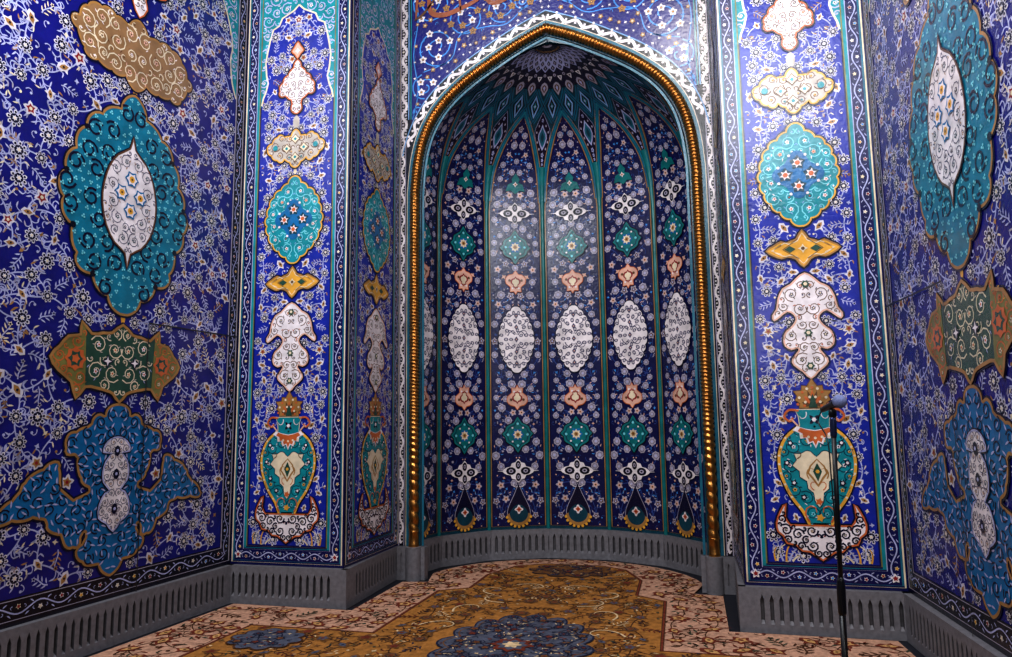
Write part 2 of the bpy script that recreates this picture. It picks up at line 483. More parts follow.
# ------------------------------------------------------------------ pier panel (front faces and returns share the design)
HWD = PW / 2
PK = mir([(0, 5.33), (.05, 5.28), (.11, 5.25), (.17, 5.22), (.2, 5.15), (.26, 5.12), (.29, 5.02), (.315, 4.9), (.33, 4.8), (.318, 4.68), (.30, 4.6), (.32, 4.52), (.345, 4.46), (.36, 4.39), (.36, .478)])
GREY = lobes([(0, 4.125), (.05, 4.06), (.1, 4.055), (.16, 4.075), (.2, 4.05), (.235, 4.01), (.28, 3.965), (.235, 3.9), (.19, 3.86), (.14, 3.84), (.1, 3.86), (.05, 3.82), (0, 3.77)], 10, .012)
PINKM = lobes([(0, 4.79), (.045, 4.7), (.09, 4.65), (.13, 4.6), (.165, 4.53), (.16, 4.47), (.09, 4.45), (.045, 4.40), (.03, 4.365), (.05, 4.335), (0, 4.275)], 8, .014)
FINI = smooth(mir([(0, 4.965), (.03, 4.92), (.062, 4.875), (.03, 4.845), (0, 4.80)]), 2)
TEALM = lobes([(0, 3.69), (.09, 3.6), (.18, 3.53), (.23, 3.45), (.255, 3.36), (.268, 3.29), (.255, 3.2), (.22, 3.11), (.16, 3.03), (.08, 2.96), (0, 2.895)], 11, .018)
YELM = smooth(mir([(0, 2.865), (.04, 2.80), (.08, 2.785), (.115, 2.77), (.15, 2.785), (.2, 2.757), (.255, 2.72), (.2, 2.68), (.15, 2.66), (.11, 2.67), (.06, 2.655), (.04, 2.635), (0, 2.588)]), 2)
WHITEM = smooth(mir([(0, 2.54), (.06, 2.5), (.1, 2.46), (.155, 2.43), (.19, 2.36), (.205, 2.28), (.235, 2.235), (.228, 2.2), (.19, 2.225), (.135, 2.265), (.09, 2.24), (.075, 2.2), (.105, 2.15), (.15, 2.11), (.168, 2.06), (.16, 2.01), (.12, 1.985), (.08, 1.995), (.07, 1.97), (.115, 1.91), (.11, 1.87), (.05, 1.82), (0, 1.77)]), 2)
STAR = mir([(0, 1.77), (.035, 1.715), (.07, 1.72), (.075, 1.685), (.13, 1.68), (.105, 1.645), (.12, 1.615), (.09, 1.59), (.095, 1.555), (0, 1.555)])
NECK = mir([(0, 1.548), (.125, 1.548), (.105, 1.5), (.1, 1.43), (.12, 1.4), (0, 1.37)])
BODY = mir([(0, 1.425)] + smooth([(.117, 1.42), (.2, 1.345), (.243, 1.25), (.252, 1.16), (.235, 1.06), (.18, .93), (.11, .83), (.068, .727)], 3, False) + [(0, .727)])
STAND = mir([(0, .735)] + smooth([(.2, .735), (.235, .79), (.225, .885), (.262, .83), (.292, .75), (.285, .69), (.25, .66), (.23, .61), (.17, .6), (.13, .56), (.08, .555), (0, .5)], 2, False))

def pier_panel(name, label, cat, loc, rz, group):
    t = thing(name, label, cat, loc, rz, group)
    a = Art(flat)
    a.rect(-HWD, ZB, HWD, TOP, 'blue_deep', 0)
    a.poly(PK, 'blue_lit', .5)
    tealz = [(-.36, TOP), (-.36, 4.39)] + [p for p in reversed(PK) if p[0] < -1e-6 and p[1] > 4.38][::1]
    lf = sorted([p for p in PK if p[0] <= 0 and p[1] >= 4.38], key=lambda p: p[1])
    for s in (-1, 1):
        a.poly([(s * x, y) for x, y in [(-.375, 4.36)] + lf + [(0, TOP), (-.375, TOP)]], 'teal', 1)
        a.ribbon([(s * x, y) for x, y in lf], .016, 'cream', 2)
    rt = Region([(x, y) for x, y in [(.37, 4.36)] + [(-p[0], p[1]) for p in lf] + [(0, TOP), (.37, TOP)]], (), .012)
    arabesque(a, rt, .13, 5, 'pale', .012, ['pale', 'white', 'teal_pale'], 2, ['teal_pale', 'white'], 'teal_dark')
    holes = [GREY, PINKM, FINI, TEALM, YELM, WHITEM, STAR, NECK, BODY, STAND, [(-.012, 4.3), (.012, 4.3), (.012, 3.7), (-.012, 3.7)]]
    vines(a, Region(PK, holes, .016), .106, dict(PAL_WALL), 14, True, .044, .0085, .42, 1, 4, 3)
    # grass tufts at the foot of the vase
    for s in (-1, 1):
        for i, (x, an, ln, nm) in enumerate([(.2, 2.2, .1, 'cream'), (.22, 1.8, .13, 'pale'), (.24, 1.5, .15, 'gold_tile'), (.26, 1.1, .13, 'pale'), (.3, 1.6, .14, 'cream'), (.31, 1.2, .1, 'gold_tile'), (.1, .5, .09, 'pale')]):
            curl(a, (s * x, .485), an if s > 0 else PI - an, ln, s * .8, .014, nm, 4, 5)
    a.ribbon([(0, 4.27), (0, 4.12)], .012, 'ochre', 3); a.disc((0, 4.195), .034, 'grey_tile', 4, 8, .066)
    a.ribbon([(0, 3.78), (0, 3.68)], .012, 'ochre', 3); a.disc((0, 3.735), .016, 'cream', 4, 8, .03)
    a.build('scrollwork_field', t)
    # border: two contour lines with a running vine between
    b = Art(flat)
    x0, x1, z0, z1 = .405, .505, .345, .455
    b.poly([(-HWD, TOP), (-HWD, ZB), (HWD, ZB), (HWD, TOP), (.372, TOP), (.372, .468), (-.372, .468), (-.372, TOP)], 'blue_deep', 3)
    for hw, z, wd, nm, ll in ((.511, .334, .011, 'cream', 5), (.498, .347, .014, 'edge_teal', 4), (.391, .452, .026, 'teal', 4), (.405, .440, .006, 'pale', 5), (.374, .467, .009, 'olive', 5)):
        b.ribbon([(-hw, TOP), (-hw, z), (hw, z), (hw, TOP)], wd, nm, ll)
    for s in (-1, 1):
        vine_band(b, (s * .452, .394), (s * .452, TOP), .085, 5, seed=3 + s)
        b.scallop((s * .452, .394), .034, 5, .25, 'white', 7, .4, 20); b.scallop((s * .452, .394), .02, 5, .25, 'red', 8, .4, 15)
    vine_band(b, (0, .394), (.43, .394), .085, 5); vine_band(b, (0, .394), (-.43, .394), .085, 5)
    b.build('border_band', t)
    m = motif(flat, FINI, 'pink', 'orange', None, '', t, 1); m.scallop((0, 4.875), .03, 4, .3, 'white', 10); m.build('palmette_finial', t)
    motif(flat, PINKM, 'white', 'orange', O_PINK, '', t, 2, .085, .007).build('palmette_cartouche', t)
    m = motif(flat, GREY, 'grey_tile', 'gold_tile', O_GREY, '', t, 3, .1, .008)
    q = .085
    for cx_, cz_ in ((0, 3.95 + q), (0, 3.95 - q), (q, 3.95), (-q, 3.95)):
        m.scallop((cx_, cz_), .05, 4, .22, 'brown_tile', 13); m.scallop((cx_, cz_), .04, 4, .22, 'cream', 14); m.disc((cx_, cz_), .015, 'teal', 15, 6)
    for s in (-1, 1): m.disc((s * .2, 3.965), .026, 'teal', 14, 8)
    m.build('long_cartouche', t)
    m = motif(flat, TEALM, 'teal', 'gold_tile', O_TURQ, '', t, 4, .11, .008)
    q = .09
    m.scallop((0, 3.29), .185, 4, .16, 'teal_blue', 12, 0, 40)
    for cx_, cz_ in ((0, 3.29 + q), (0, 3.29 - q), (q, 3.29), (-q, 3.29)):
        m.scallop((cx_, cz_), .06, 5, .2, 'teal_dark', 13, .3); m.scallop((cx_, cz_), .042, 6, .3, 'white', 14, .3); m.disc((cx_, cz_), .02, 'orange', 15, 6)
    for i in range(8):
        c = (.15 * math.cos(PI / 8 + i * PI / 4), 3.29 + .16 * math.sin(PI / 8 + i * PI / 4)); m.disc(c, .012, 'white', 14, 5)
    m.build('turquoise_medallion', t)
    m = motif(flat, YELM, 'gold_tile', 'ochre', None, '', t, 5)
    outline(m, scale(YELM, .82, (0, 2.726)), 'cream', .006, 10)
    for s in (-1, 1):
        m.poly([(s * .05, 2.724), (s * .09, 2.75), (s * .13, 2.724), (s * .09, 2.698)], 'green', 11)
        m.ribbon([(s * .03, 2.8), (s * .14, 2.724), (s * .03, 2.65)], .006, 'brown_tile', 10)
        m.ribbon([(s * .15, 2.76), (s * .22, 2.72), (s * .15, 2.69)], .006, 'cream', 10)
    m.scallop((0, 2.726), .035, 4, .3, 'cream', 11); m.disc((0, 2.726), .014, 'brown_tile', 12, 6)
    m.build('gold_cartouche', t)
    m = motif(flat, WHITEM, 'white', 'pink', O_PINK, '', t, 6, .105, .007)
    for z in (2.1, 2.46, 1.86): m.scallop((0, z), .032, 6, .2, 'green', 14); m.disc((0, z), .014, 'cream', 15, 6)
    m.build('white_scroll_motif', t)
    # vase
    v = Art(flat)
    v.poly(STAR, 'ochre', 8); outline(v, STAR, 'brown_tile', .008, 9)
    for i in range(9):
        an = PI * (i + .5) / 9
        for rr in (.05, .09): v.disc((rr * 1.15 * math.cos(an), 1.56 + rr * 1.6 * math.sin(an)), .011, 'cream' if i % 2 else 'orange', 10, 5)
    for i in range(7):
        an = PI * (i + .5) / 7
        v.poly([(0, 1.57), (.05 * math.cos(an - .25), 1.57 + .075 * math.sin(an - .25)), (.075 * math.cos(an), 1.57 + .125 * math.sin(an)), (.05 * math.cos(an + .25), 1.57 + .075 * math.sin(an + .25))], 'orange' if i % 2 else 'brown_tile', 9.5)
    v.poly([(-.03, 1.56), (.03, 1.56), (.012, 1.63), (0, 1.66), (-.012, 1.63)], 'green', 11)
    v.build('flower_crown', t)
    v = Art(flat)
    outline(v, BODY, 'navy', .04, 6)
    v.poly(BODY, 'teal', 8)
    arabesque(v, Region(BODY, (mir([(0, 1.26), (.14, 1.24), (.16, 1.1), (.07, .97), (0, .86)]),), .015), .1, 7, 'teal_dark', .008, ['navy', 'teal_pale', 'white'], 9, ['gold_tile', 'white', 'teal_pale'], 'navy')
    outline(v, BODY, 'gold_tile', .02, 9)
    for i in range(0, len(BODY), 2): v.disc(BODY[i], .009, 'cream', 10, 5)
    cr = smooth(mir([(0, 1.215), (.035, 1.25), (.07, 1.255), (.105, 1.235), (.15, 1.235), (.135, 1.19), (.165, 1.15), (.12, 1.11), (.12, 1.07), (.075, 1.04), (.07, .99), (.035, .96), (.03, .91), (0, .86)]), 2)
    v.poly(cr, 'cream', 11); outline(v, cr, 'teal_dark', .006, 12)
    v.poly(mir([(0, 1.2), (.05, 1.15), (.07, 1.1), (.04, 1.06), (0, 1.0)]), 'ochre', 12); v.poly(mir([(0, 1.19), (.04, 1.145), (.055, 1.1), (.03, 1.07), (0, 1.02)]), 'cream', 13)
    v.poly(mir([(0, 1.17), (.03, 1.11), (0, 1.04)]), 'green', 14); v.disc((0, 1.11), .014, 'gold_tile', 15, 6)
    for sg in (-1, 1):
        curl(v, (sg * .06, 1.06), PI / 2 - sg * .6, .13, sg * 3, .009, 'ochre', 13); curl(v, (sg * .03, .98), PI / 2 - sg, .1, sg * 3, .007, 'orange', 13)
        curl(v, (sg * .13, 1.2), PI + (0 if sg > 0 else PI) - sg * .3, .08, -sg * 2.6, .007, 'brown_tile', 13)
        curl(v, (sg * .07, .76), (.8 if sg > 0 else PI - .8), .2, sg * 3.2, .012, 'orange', 11)
        for (x, z) in ((.17, 1.31), (.2, 1.17), (.16, 1.03), (.1, .93)): v.scallop((sg * x, z), .026, 5, .25, 'navy', 13, 0, 15); v.disc((sg * x, z), .011, 'white', 14, 5)
    v.scallop((0, .9), .028, 5, .25, 'orange', 13)
    v.scallop((0, .79), .03, 5, .25, 'gold_tile', 13)
    bd = v.build('vase', t)
    v = Art(flat)
    v.poly(NECK, 'teal', 10); outline(v, NECK, 'cream', .006, 11)
    v.scallop((0, 1.475), .045, 4, .35, 'navy', 12, PI / 4, 16); v.disc((0, 1.475), .016, 'white', 13, 6)
    for sg in (-1, 1): curl(v, (sg * .05, 1.53), -PI / 2 - sg * .2, .09, sg * 2.5, .008, 'white', 12)
    v.build('vase_neck', bd)
    v = Art(flat)
    col = mir([(0, 1.40), (.06, 1.41), (.12, 1.43), (.145, 1.40), (.105, 1.38), (.1, 1.34), (.065, 1.345), (.05, 1.30), (.02, 1.315), (0, 1.27)])
    v.poly(col, 'white', 12); v.poly(scale(col, .8, (0, 1.37)), 'orange', 13)
    for x in (-.09, -.045, 0, .045, .09): v.disc((x, 1.365 - .02 * (1 - abs(x) * 8)), .011, 'cream', 14, 5)
    v.build('vase_collar', bd)
    for sg in (-1, 1):
        v = Art(flat)
        v.ribbon(smooth([(sg * .1, 1.54), (sg * .165, 1.545), (sg * .2, 1.5), (sg * .165, 1.465), (sg * .14, 1.49)], 4, False), .016, 'orange', 11)
        v.ribbon(smooth([(sg * .11, 1.43), (sg * .15, 1.475), (sg * .165, 1.465)], 4, False), .012, 'pink', 11)
        v.build('vase_handle', bd)
    m = motif(flat, STAND, 'white', 'orange', O_STAND, '', t, 8, .078, .013, l=9)
    m.build('vase_stand', t)
    return t

PC = (A + B) / 2
pr = pier_panel('tile_panel', 'bright upright mosaic panel with turquoise vase, on the pier behind the microphone stand', 'tile panel', (PC, YP, 0), 0., 'upright vase panels')
pl = dup(pr, (-PC, YP, 0), 0., 'upright mosaic panel with turquoise vase facing forward on the left pier', 1., 'upright vase panels')
RA = math.atan2(A - XO, YF - YP); RL = math.hypot(A - XO, YF - YP)
dup(pr, (-(A + XO) / 2, (YP + YF) / 2, 0), PI / 2 - RA, 'dim vase mosaic panel on the left pier side, turned toward the niche', RL / PW * .988, 'upright vase panels')
dup(pr, ((A + XO) / 2, (YP + YF) / 2, 0), -PI / 2 + RA, 'steeply foreshortened vase mosaic panel between the right gilded rope and the microphone pier', RL / PW * .988, 'upright vase panels')

# ------------------------------------------------------------------ side wall panel
SWC = 1.27
S_BROWN = lobes([(0, 4.55), (.1, 4.46), (.2, 4.475), (.32, 4.48), (.44, 4.43), (.5, 4.33), (.55, 4.27), (.48, 4.18), (.43, 4.09), (.3, 4.08), (.2, 4.06), (.09, 4.07), (0, 3.995)], 11, .02)
S_TEAL = lobes([(0, 3.95), (.13, 3.79), (.3, 3.68), (.4, 3.55), (.46, 3.4), (.52, 3.25), (.55, 3.1), (.52, 2.95), (.44, 2.8), (.4, 2.62), (.28, 2.54), (.2, 2.46), (.1, 2.37), (0, 2.29)], 11, .034)
S_OVAL = smooth(mir([(0, 3.63), (.025, 3.53), (.13, 3.45), (.2, 3.34), (.238, 3.2), (.242, 3.06), (.2, 2.91), (.12, 2.8), (.025, 2.74), (0, 2.63)]), 2)
S_GREEN = smooth(mir([(0, 2.215), (.09, 2.15), (.17, 2.14), (.26, 2.125), (.345, 2.2), (.35, 2.11), (.44, 2.09), (.5, 2.02), (.565, 1.945), (.5, 1.86), (.4, 1.79), (.36, 1.68), (.29, 1.76), (.2, 1.755), (.12, 1.74), (.06, 1.72), (0, 1.66)]), 2)
S_BIRD = lobes([(0, 1.645), (.08, 1.605), (.115, 1.555), (.16, 1.56), (.2, 1.535), (.24, 1.48), (.3, 1.465), (.385, 1.43), (.4, 1.33), (.33, 1.32), (.3, 1.25), (.27, 1.14), (.2, 1.09), (.23, 1.03), (.33, 1.01), (.41, 1.06), (.45, 1.14), (.455, 1.25), (.52, 1.245), (.6, 1.2), (.68, 1.15), (.7, 1.09), (.78, 1.03), (.86, .935), (.7, .938), (.53, .93), (.5, .86), (.4, .8), (.345, .72), (.275, .715), (.268, .77), (.215, .805), (.2, .75), (.27, .675), (.22, .595), (.11, .57), (.06, .52), (0, .47)], 24, .014)
S_WM = smooth(mir([(0, 1.415), (.06, 1.4), (.1, 1.365), (.115, 1.315), (.045, 1.305), (.09, 1.25), (.11, 1.18), (.1, 1.11), (.045, 1.05), (.085, 1.03), (.125, .96), (.125, .87), (.06, .83), (0, .765)]), 2)
S_PINK = smooth(mir([(0, 5.25), (.1, 5.12), (.22, 5.03), (.27, 4.9), (.2, 4.84), (.1, 4.82), (.05, 4.75), (.07, 4.68), (0, 4.58)]), 2)

def side_panel(loc, rz):
    t = thing('wall_mosaic', 'broad floral mosaic covering the wall left of the vase pier', 'wall mosaic', loc, rz, 'broad side wall mosaics')
    a = Art(flat)
    a.rect(-SWC, ZB, SWC, TOP, 'navy', 0)
    x1, z0 = SWC - .14, .475
    FP = [(x1, z0), (x1, TOP), (-x1, TOP), (-x1, z0)]
    a.poly(FP, 'blue', .5)
    crn = smooth([(x1, 4.42), (1.07, 4.55), (1.04, 4.75), (1.06, 4.9), (.98, 5.15), (.85, 5.35), (.6, 5.6), (.3, 5.75), (0, 5.9)], 3, False)
    for s in (-1, 1):
        a.poly([(s * x, y) for x, y in crn + [(0, TOP), (x1, TOP)]], 'teal', 1); a.ribbon([(s * x, y) for x, y in crn], .018, 'cream', 2)
    arabesque(a, Region(crn + [(0, TOP), (x1, TOP)], (), .012), .15, 15, 'pale', .012, ['pale', 'white', 'teal_pale'], 2, ['teal_pale', 'white'], 'teal_dark')
    holes = [S_BROWN, S_TEAL, S_GREEN, S_BIRD, S_PINK, crn + [(0, TOP), (x1, TOP)], [(-x, y) for x, y in crn + [(0, TOP), (x1, TOP)]]]
    vines(a, Region(FP, holes, .02), .142, PAL_WALL, 21, True, .054, .0095, .42, 1, 5)
    for z in (3.97, 2.26): a.disc((0, z), .02, 'gold_tile', 4, 8, .04)
    a.build('scrollwork_field', t)
    b = Art(flat)
    b.poly([(-SWC, TOP), (-SWC, ZB), (SWC, ZB), (SWC, TOP), (x1, TOP), (x1, z0), (-x1, z0), (-x1, TOP)], 'night', 3)
    for hw, z, wd, nm in ((1.24, .345, .011, 'lilac'), (x1 + .008, .462, .013, 'lilac')):
        b.ribbon([(-hw, TOP), (-hw, z), (hw, z), (hw, TOP)], wd, nm, 4)
    for s in (-1, 1): vine_band(b, (s * 1.19, .404), (s * 1.19, TOP), .085, 5, per=.26)
    vine_band(b, (-1.18, .404), (1.18, .404), .1, 5, per=.295)
    b.build('border_band', t)
    motif(flat, S_PINK, 'white', 'orange', O_PINK, '', t, 2, .12, .008).build('palmette_cartouche', t)
    motif(flat, S_BROWN, 'tan', 'ochre', O_TAN, '', t, 3, .14, .01, ew=.016).build('tan_cartouche', t)
    m = motif(flat, S_TEAL, 'teal_sea', 'ochre', None, '', t, 4, ew=.018)
    tridots(m, Region(S_TEAL, (S_OVAL,), .03), .055, 4, 'teal_pale', 10, .016, 'navy', .017, .135)
    for i, p in enumerate(S_TEAL):
        pass
    for k_ in (24, 40, 56, 72): 
        for sg in (1, -1): m.disc((sg * S_TEAL[k_][0], S_TEAL[k_][1]), .024, 'night', 11, 8)
    m = m.build('teal_medallion', t)
    lobe4 = mir([(0, 3.38), (.08, 3.3), (.15, 3.18), (.08, 3.06), (0, 2.98)])
    v = motif(flat, S_OVAL, 'white', 'brown_tile', O_WHITE, '', t, 5, .11, .007, l=15, halo='navy', hw=.008, holes=(lobe4,))
    for cx_, cz_ in ((0, 3.3), (0, 3.06), (.085, 3.18), (-.085, 3.18)):
        v.scallop((cx_, cz_), .065, 6, .15, 'teal_blue', 20); v.scallop((cx_, cz_), .052, 6, .2, 'white', 21); v.disc((cx_, cz_), .026, 'gold_tile', 22, 7); v.disc((cx_, cz_), .01, 'brown_tile', 23, 5)
    v.build('white_oval', m)
    m = motif(flat, S_GREEN, 'green', 'ochre', O_GREEN, '', t, 6, .13, .009, ew=.02, holes=[[(sg * x, y) for x, y in ((.28, 2.3), (.6, 2.3), (.6, 1.6), (.28, 1.6))] for sg in (1, -1)])
    ed = [p for p in S_GREEN if p[0] > .27]
    for sg in (-1, 1):
        m.poly([(sg * x, y) for x, y in ed], 'olive', 9.5)
        
    for sg in (-1, 1):
        e2 = [(sg * x, y) for x, y in ed]
        arabesque(m, Region(e2, [[(sg * (.38 + .1 * math.cos(i)), 1.945 + .1 * math.sin(i)) for i in range(6)]], .01), .1, 3, 'orange', .009, ['orange', 'gold_tile', 'ochre'], 10.5, ['orange', 'cream'], 'brown_tile', False)
    outline(m, S_GREEN, 'ochre', .02, 12)
    for s in (-1, 1):
        m.scallop((s * .38, 1.945), .085, 8, .12, 'orange', 13); m.scallop((s * .38, 1.945), .06, 6, .2, 'green', 14); m.scallop((s * .38, 1.945), .035, 5, .2, 'orange', 15)
        m.scallop((s * .12, 1.945), .05, 4, .3, 'navy', 13); m.scallop((s * .12, 1.945), .035, 4, .4, 'white', 14)
    m.build('green_cartouche', t)
    m = motif(flat, S_BIRD, 'teal_blue', 'ochre', None, '', t, 7, ew=.018)
    tridots(m, Region(S_BIRD, (S_WM,), .02), .045, 9, 'pale', 10, .016, 'navy', .009, .085, 'leaf')
    m = m.build('winged_medallion', t)
    v = motif(flat, S_WM, 'white', 'pale', O_WHITE, '', t, 8, .06, .006, l=15, halo='navy', hw=.008)
    for z in (1.32, 1.16, .92): v.disc((0, z), .026, 'navy', 20, 8, .038); v.disc((0, z), .012, 'pale', 21, 6)
    v.build('white_palmette', m)
    j = Art(flat)
    e = SWC - .04
    j.ribbon([(SWC - 1.045, ZB), (SWC - 1.045, 2.255)], .009, 'black', 26)
    j.ribbon([(SWC - 1.045, 2.255), (e, 2.255)], .012, 'black', 26)
    j.build('joint_line', t)
    return t

def wpt(side, u): return (side * (B + math.sin(FL) * u), YP - math.cos(FL) * u)
x, y = wpt(-1, SWC)
sl = side_panel((x, y, 0), PI / 2 - FL)
x, y = wpt(1, SWC)
sr = dup(sl, (x, y, 0), -PI / 2 + FL, 'broad floral mosaic covering the wall right of the microphone', 1., 'broad side wall mosaics')
# the joint lies next to the corner on both walls, so mirror it on the copy
for ch in [o for o in bpy.data.objects if o.parent == sr and o.name.startswith('joint_line')]: ch.scale = (-1, 1, 1)

# ------------------------------------------------------------------ arch wall (spandrel)
ARCH = [(1.39, ZB), (1.39, 3.74), (1.385, 3.87), (1.35, 4.18), (1.268, 4.455), (1.11, 4.705), (.865, 4.925), (.55, 5.12), (.25, 5.28), (0, 5.385)]
def arch_off(o):
    """right half of the arch curve (springing to apex) pushed outward by o"""
    p = smooth(ARCH[1:], 6, False); out = []
    for i, q in enumerate(p):
        a0, a1 = p[max(i - 1, 0)], p[min(i + 1, len(p) - 1)]
        dx, dy = a1[0] - a0[0], a1[1] - a0[1]; L = math.hypot(dx, dy)
        out.append((q[0] + dy / L * o, q[1] - dx / L * o))
    k = [(ARCH[0][0] + o, ARCH[0][1])] + [q for q in out if q[0] > .01]
    if o:  # carry the offset up to the axis
        (x0, y0), (x1, y1) = k[-2], k[-1]
        k.append((0, y1 + (y1 - y0) / (x1 - x0) * (0 - x1)))
    else: k.append((0, ARCH[-1][1]))
    return k
def fflat(u, v, l): return (u, YF - .0009 * l, v)
t = thing('spandrel_mosaic', 'blue mosaic with light spirals and orange script above the pointed arch', 'mosaic', (0, 0, 0))
a = Art(fflat)
inn = arch_off(.0)
RH = inn + [(0, TOP), (XO, TOP), (XO, ZB)]
for s in (1, -1): a.poly([(s * x, y) for x, y in RH], 'navy', 0)
out = arch_off(.18)
top_f = [(x, y) for x, y in out if y > 4.42 and x < 1.425]
FR = top_f + [(0, TOP), (1.43, TOP)]
FR = [(1.43, 4.47)] + FR
for s in (1, -1): a.poly([(s * x, y) for x, y in FR], 'blue', 1)
rnd = random.Random(4)
reg = Region(FR, (), .02)
def spiral(c, r, turns, a0, sg):
    n = int(18 * turns); return [(c[0] + r * (1 - .82 * i / n) * math.cos(a0 + sg * 2 * PI * turns * i / n), c[1] + r * (1 - .82 * i / n) * math.sin(a0 + sg * 2 * PI * turns * i / n)) for i in range(n + 1)]
fg = Grid(.1)
for (c, r, a0, sg) in (((1.15, 5.36), .22, 4.2, 1), ((.82, 5.62), .2, 1.2, -1), ((1.28, 4.93), .15, 1.3, -1), ((.45, 5.68), .16, 4.5, 1), ((1.2, 5.85), .22, .5, -1), ((.24, 5.72), .1, 2, 1), ((.1, 5.95), .12, 2, 1), ((.6, 6.02), .15, 2, 1), ((1.36, 4.68), .08, 1.3, 1)):
    sp = [p for p in spiral(c, r, 1.9, a0, sg)]
    run = []
    for p in sp + [(9, 9)]:
        if reg.ok(p, .012): run.append(p)
        else:
            if len(run) > 2:
                for s in (1, -1): a.ribbon([(s * q[0], q[1]) for q in run], .014, 'azure', 3)
            run = []
    for i in range(4, len(sp), 5):
        p = sp[i]
        if reg.ok(p, .045) and fg.free(p, .045):
            fg.add(p, .045); k = rnd.random()
            for s in (1, -1):
                q = (s * p[0], p[1]); nm = 'white' if k < .5 else 'ochre'
                a.scallop(q, .044, 5, .2, nm, 5, PI / 2, 20); a.scallop(q, .018, 5, .2, 'blue_deep', 6, PI / 2, 10); a.disc(q, .008, 'gold_tile', 7, 5)
# links between spirals, small white buds, corner flowers
for pp in ([(1.42, 4.6), (1.36, 4.9), (1.41, 5.3), (1.36, 5.7), (1.4, 6.1)], [(1.3, 5.1), (1.0, 5.2), (.9, 5.45), (.62, 5.5), (.4, 5.5), (.2, 5.66), (0, 5.74)]):
    for s in (1, -1): a.ribbon([(s * q[0], q[1]) for q in smooth(pp, 5, False) if reg.ok(q, .006) or q[0] == 0], .011, 'azure', 3)
for _ in range(1100):
    p = (rnd.uniform(.03, 1.42), rnd.uniform(4.5, TOP)); r = rnd.uniform(.017, .026)
    if reg.ok(p, r + .004) and fg.free(p, r + .009):
        fg.add(p, r + .009); k = rnd.random(); ro = rnd.uniform(0, 6.28)
        for s in (1, -1):
            q = (s * p[0], p[1]); rr = ro if s > 0 else PI - ro
            if k < .55: bud(a, q, r, rr, 'white', 5)
            elif k < .6: leaf(a, q, r * 1.3, rr, 'skyline', 4)
            elif k < .9: a.scallop(q, r * 1.3, 5, .22, 'ochre', 5, rr, 15); a.disc(q, r * .5, 'cream', 6, 5)
            else: curl(a, q, rr, .06, 3. * s, .007, 'azure', 4)
a.build('spiral_field', t)
# white vine borders
b = Art(fflat)
for s in (1, -1):
    S = lambda pts: [(s * x, y) for x, y in pts]
    b.poly(S([(1.49, ZB), (XO, ZB), (XO, TOP), (1.46, TOP), (1.46, 4.4), (1.49, 4.3)]), 'night', 3)
    i0, o0 = arch_off(.085), arch_off(.18)
    i1 = [p for p in i0 if p[1] > 4.1]; o1 = [p for p in o0 if p[1] > 4.1 and p[0] < 1.535]
    b.poly(S(i1 + o1[::-1] + [(1.52, 4.1)]), 'night', 4)
    b.ribbon(S([(XO - .006, ZB), (XO - .006, TOP)]), .01, 'lilac', 5)
    b.ribbon(S([(1.494, ZB), (1.494, 4.33)]), .008, 'lilac', 5); b.ribbon(S([(1.462, 4.6), (1.462, TOP)]), .012, 'skyline', 6); b.ribbon(S([(1.437, 4.6), (1.437, TOP)]), .012, 'teal', 6)
    b.ribbon(S(o1), .012, 'skyline', 6); b.ribbon(S(i1), .008, 'lilac', 6)
    vine_band(b, (s * 1.522, ZB + .02), (s * 1.522, 4.4), .056, 5, stem='white', per=.2, sw=.02, flowers=('white', 'lilac'), amp=.3)
    vine_band(b, (s * 1.508, 4.4), (s * 1.508, TOP), .085, 5, stem='white', per=.2, sw=.028, flowers=('white', 'lilac'))
    mid = [((p[0] + q[0]) / 2, (p[1] + q[1]) / 2) for p, q in zip(i0, o0)]
    mid = [p for p in mid if p[1] > 4.3]
    ds = 0; wav = []
    for i, p in enumerate(mid):
        q = mid[min(i + 1, len(mid) - 1)]; pq = mid[max(i - 1, 0)]
        dx, dy = q[0] - pq[0], q[1] - pq[1]; L = math.hypot(dx, dy)
        for k in range(6):
            if i + 1 >= len(mid): break
            f = k / 6; c = (p[0] + (q[0] - p[0]) * f, p[1] + (q[1] - p[1]) * f); st = ds + math.hypot(q[0] - p[0], q[1] - p[1]) * f
            wav.append((c[0] + dy / L * .024 * math.sin(st * 2 * PI / .2), c[1] - dx / L * .024 * math.sin(st * 2 * PI / .2)))
            ph = (st / .1) % 1
        ds += math.hypot(q[0] - p[0], q[1] - p[1])
    b.ribbon(S(wav), .03, 'white', 6)
    acc = 0
    for p, q in zip(wav, wav[1:]):
        acc += math.hypot(q[0] - p[0], q[1] - p[1])
        if acc > .105:
            acc = 0
            for o in (-1, 1):
                dx, dy = q[0] - p[0], q[1] - p[1]; L = math.hypot(dx, dy) or 1
                b.disc((s * (p[0] - o * dy / L * .028), p[1] + o * dx / L * .03), .014, 'white', 7, 6)
b.build('vine_border', t)
# teal glazed strips hugging the rope
b = Art(lambda u, v, l: (u, YF - .0009 * l, v))
for s in (1, -1):
    for o, w, nm, ll in ((.066, .03, 'edge_teal', 8), (.083, .006, 'cream', 9)):
        b.ribbon([(s * x, y) for x, y in arch_off(o)], w, nm, ll)
b.build('teal_edging', t)
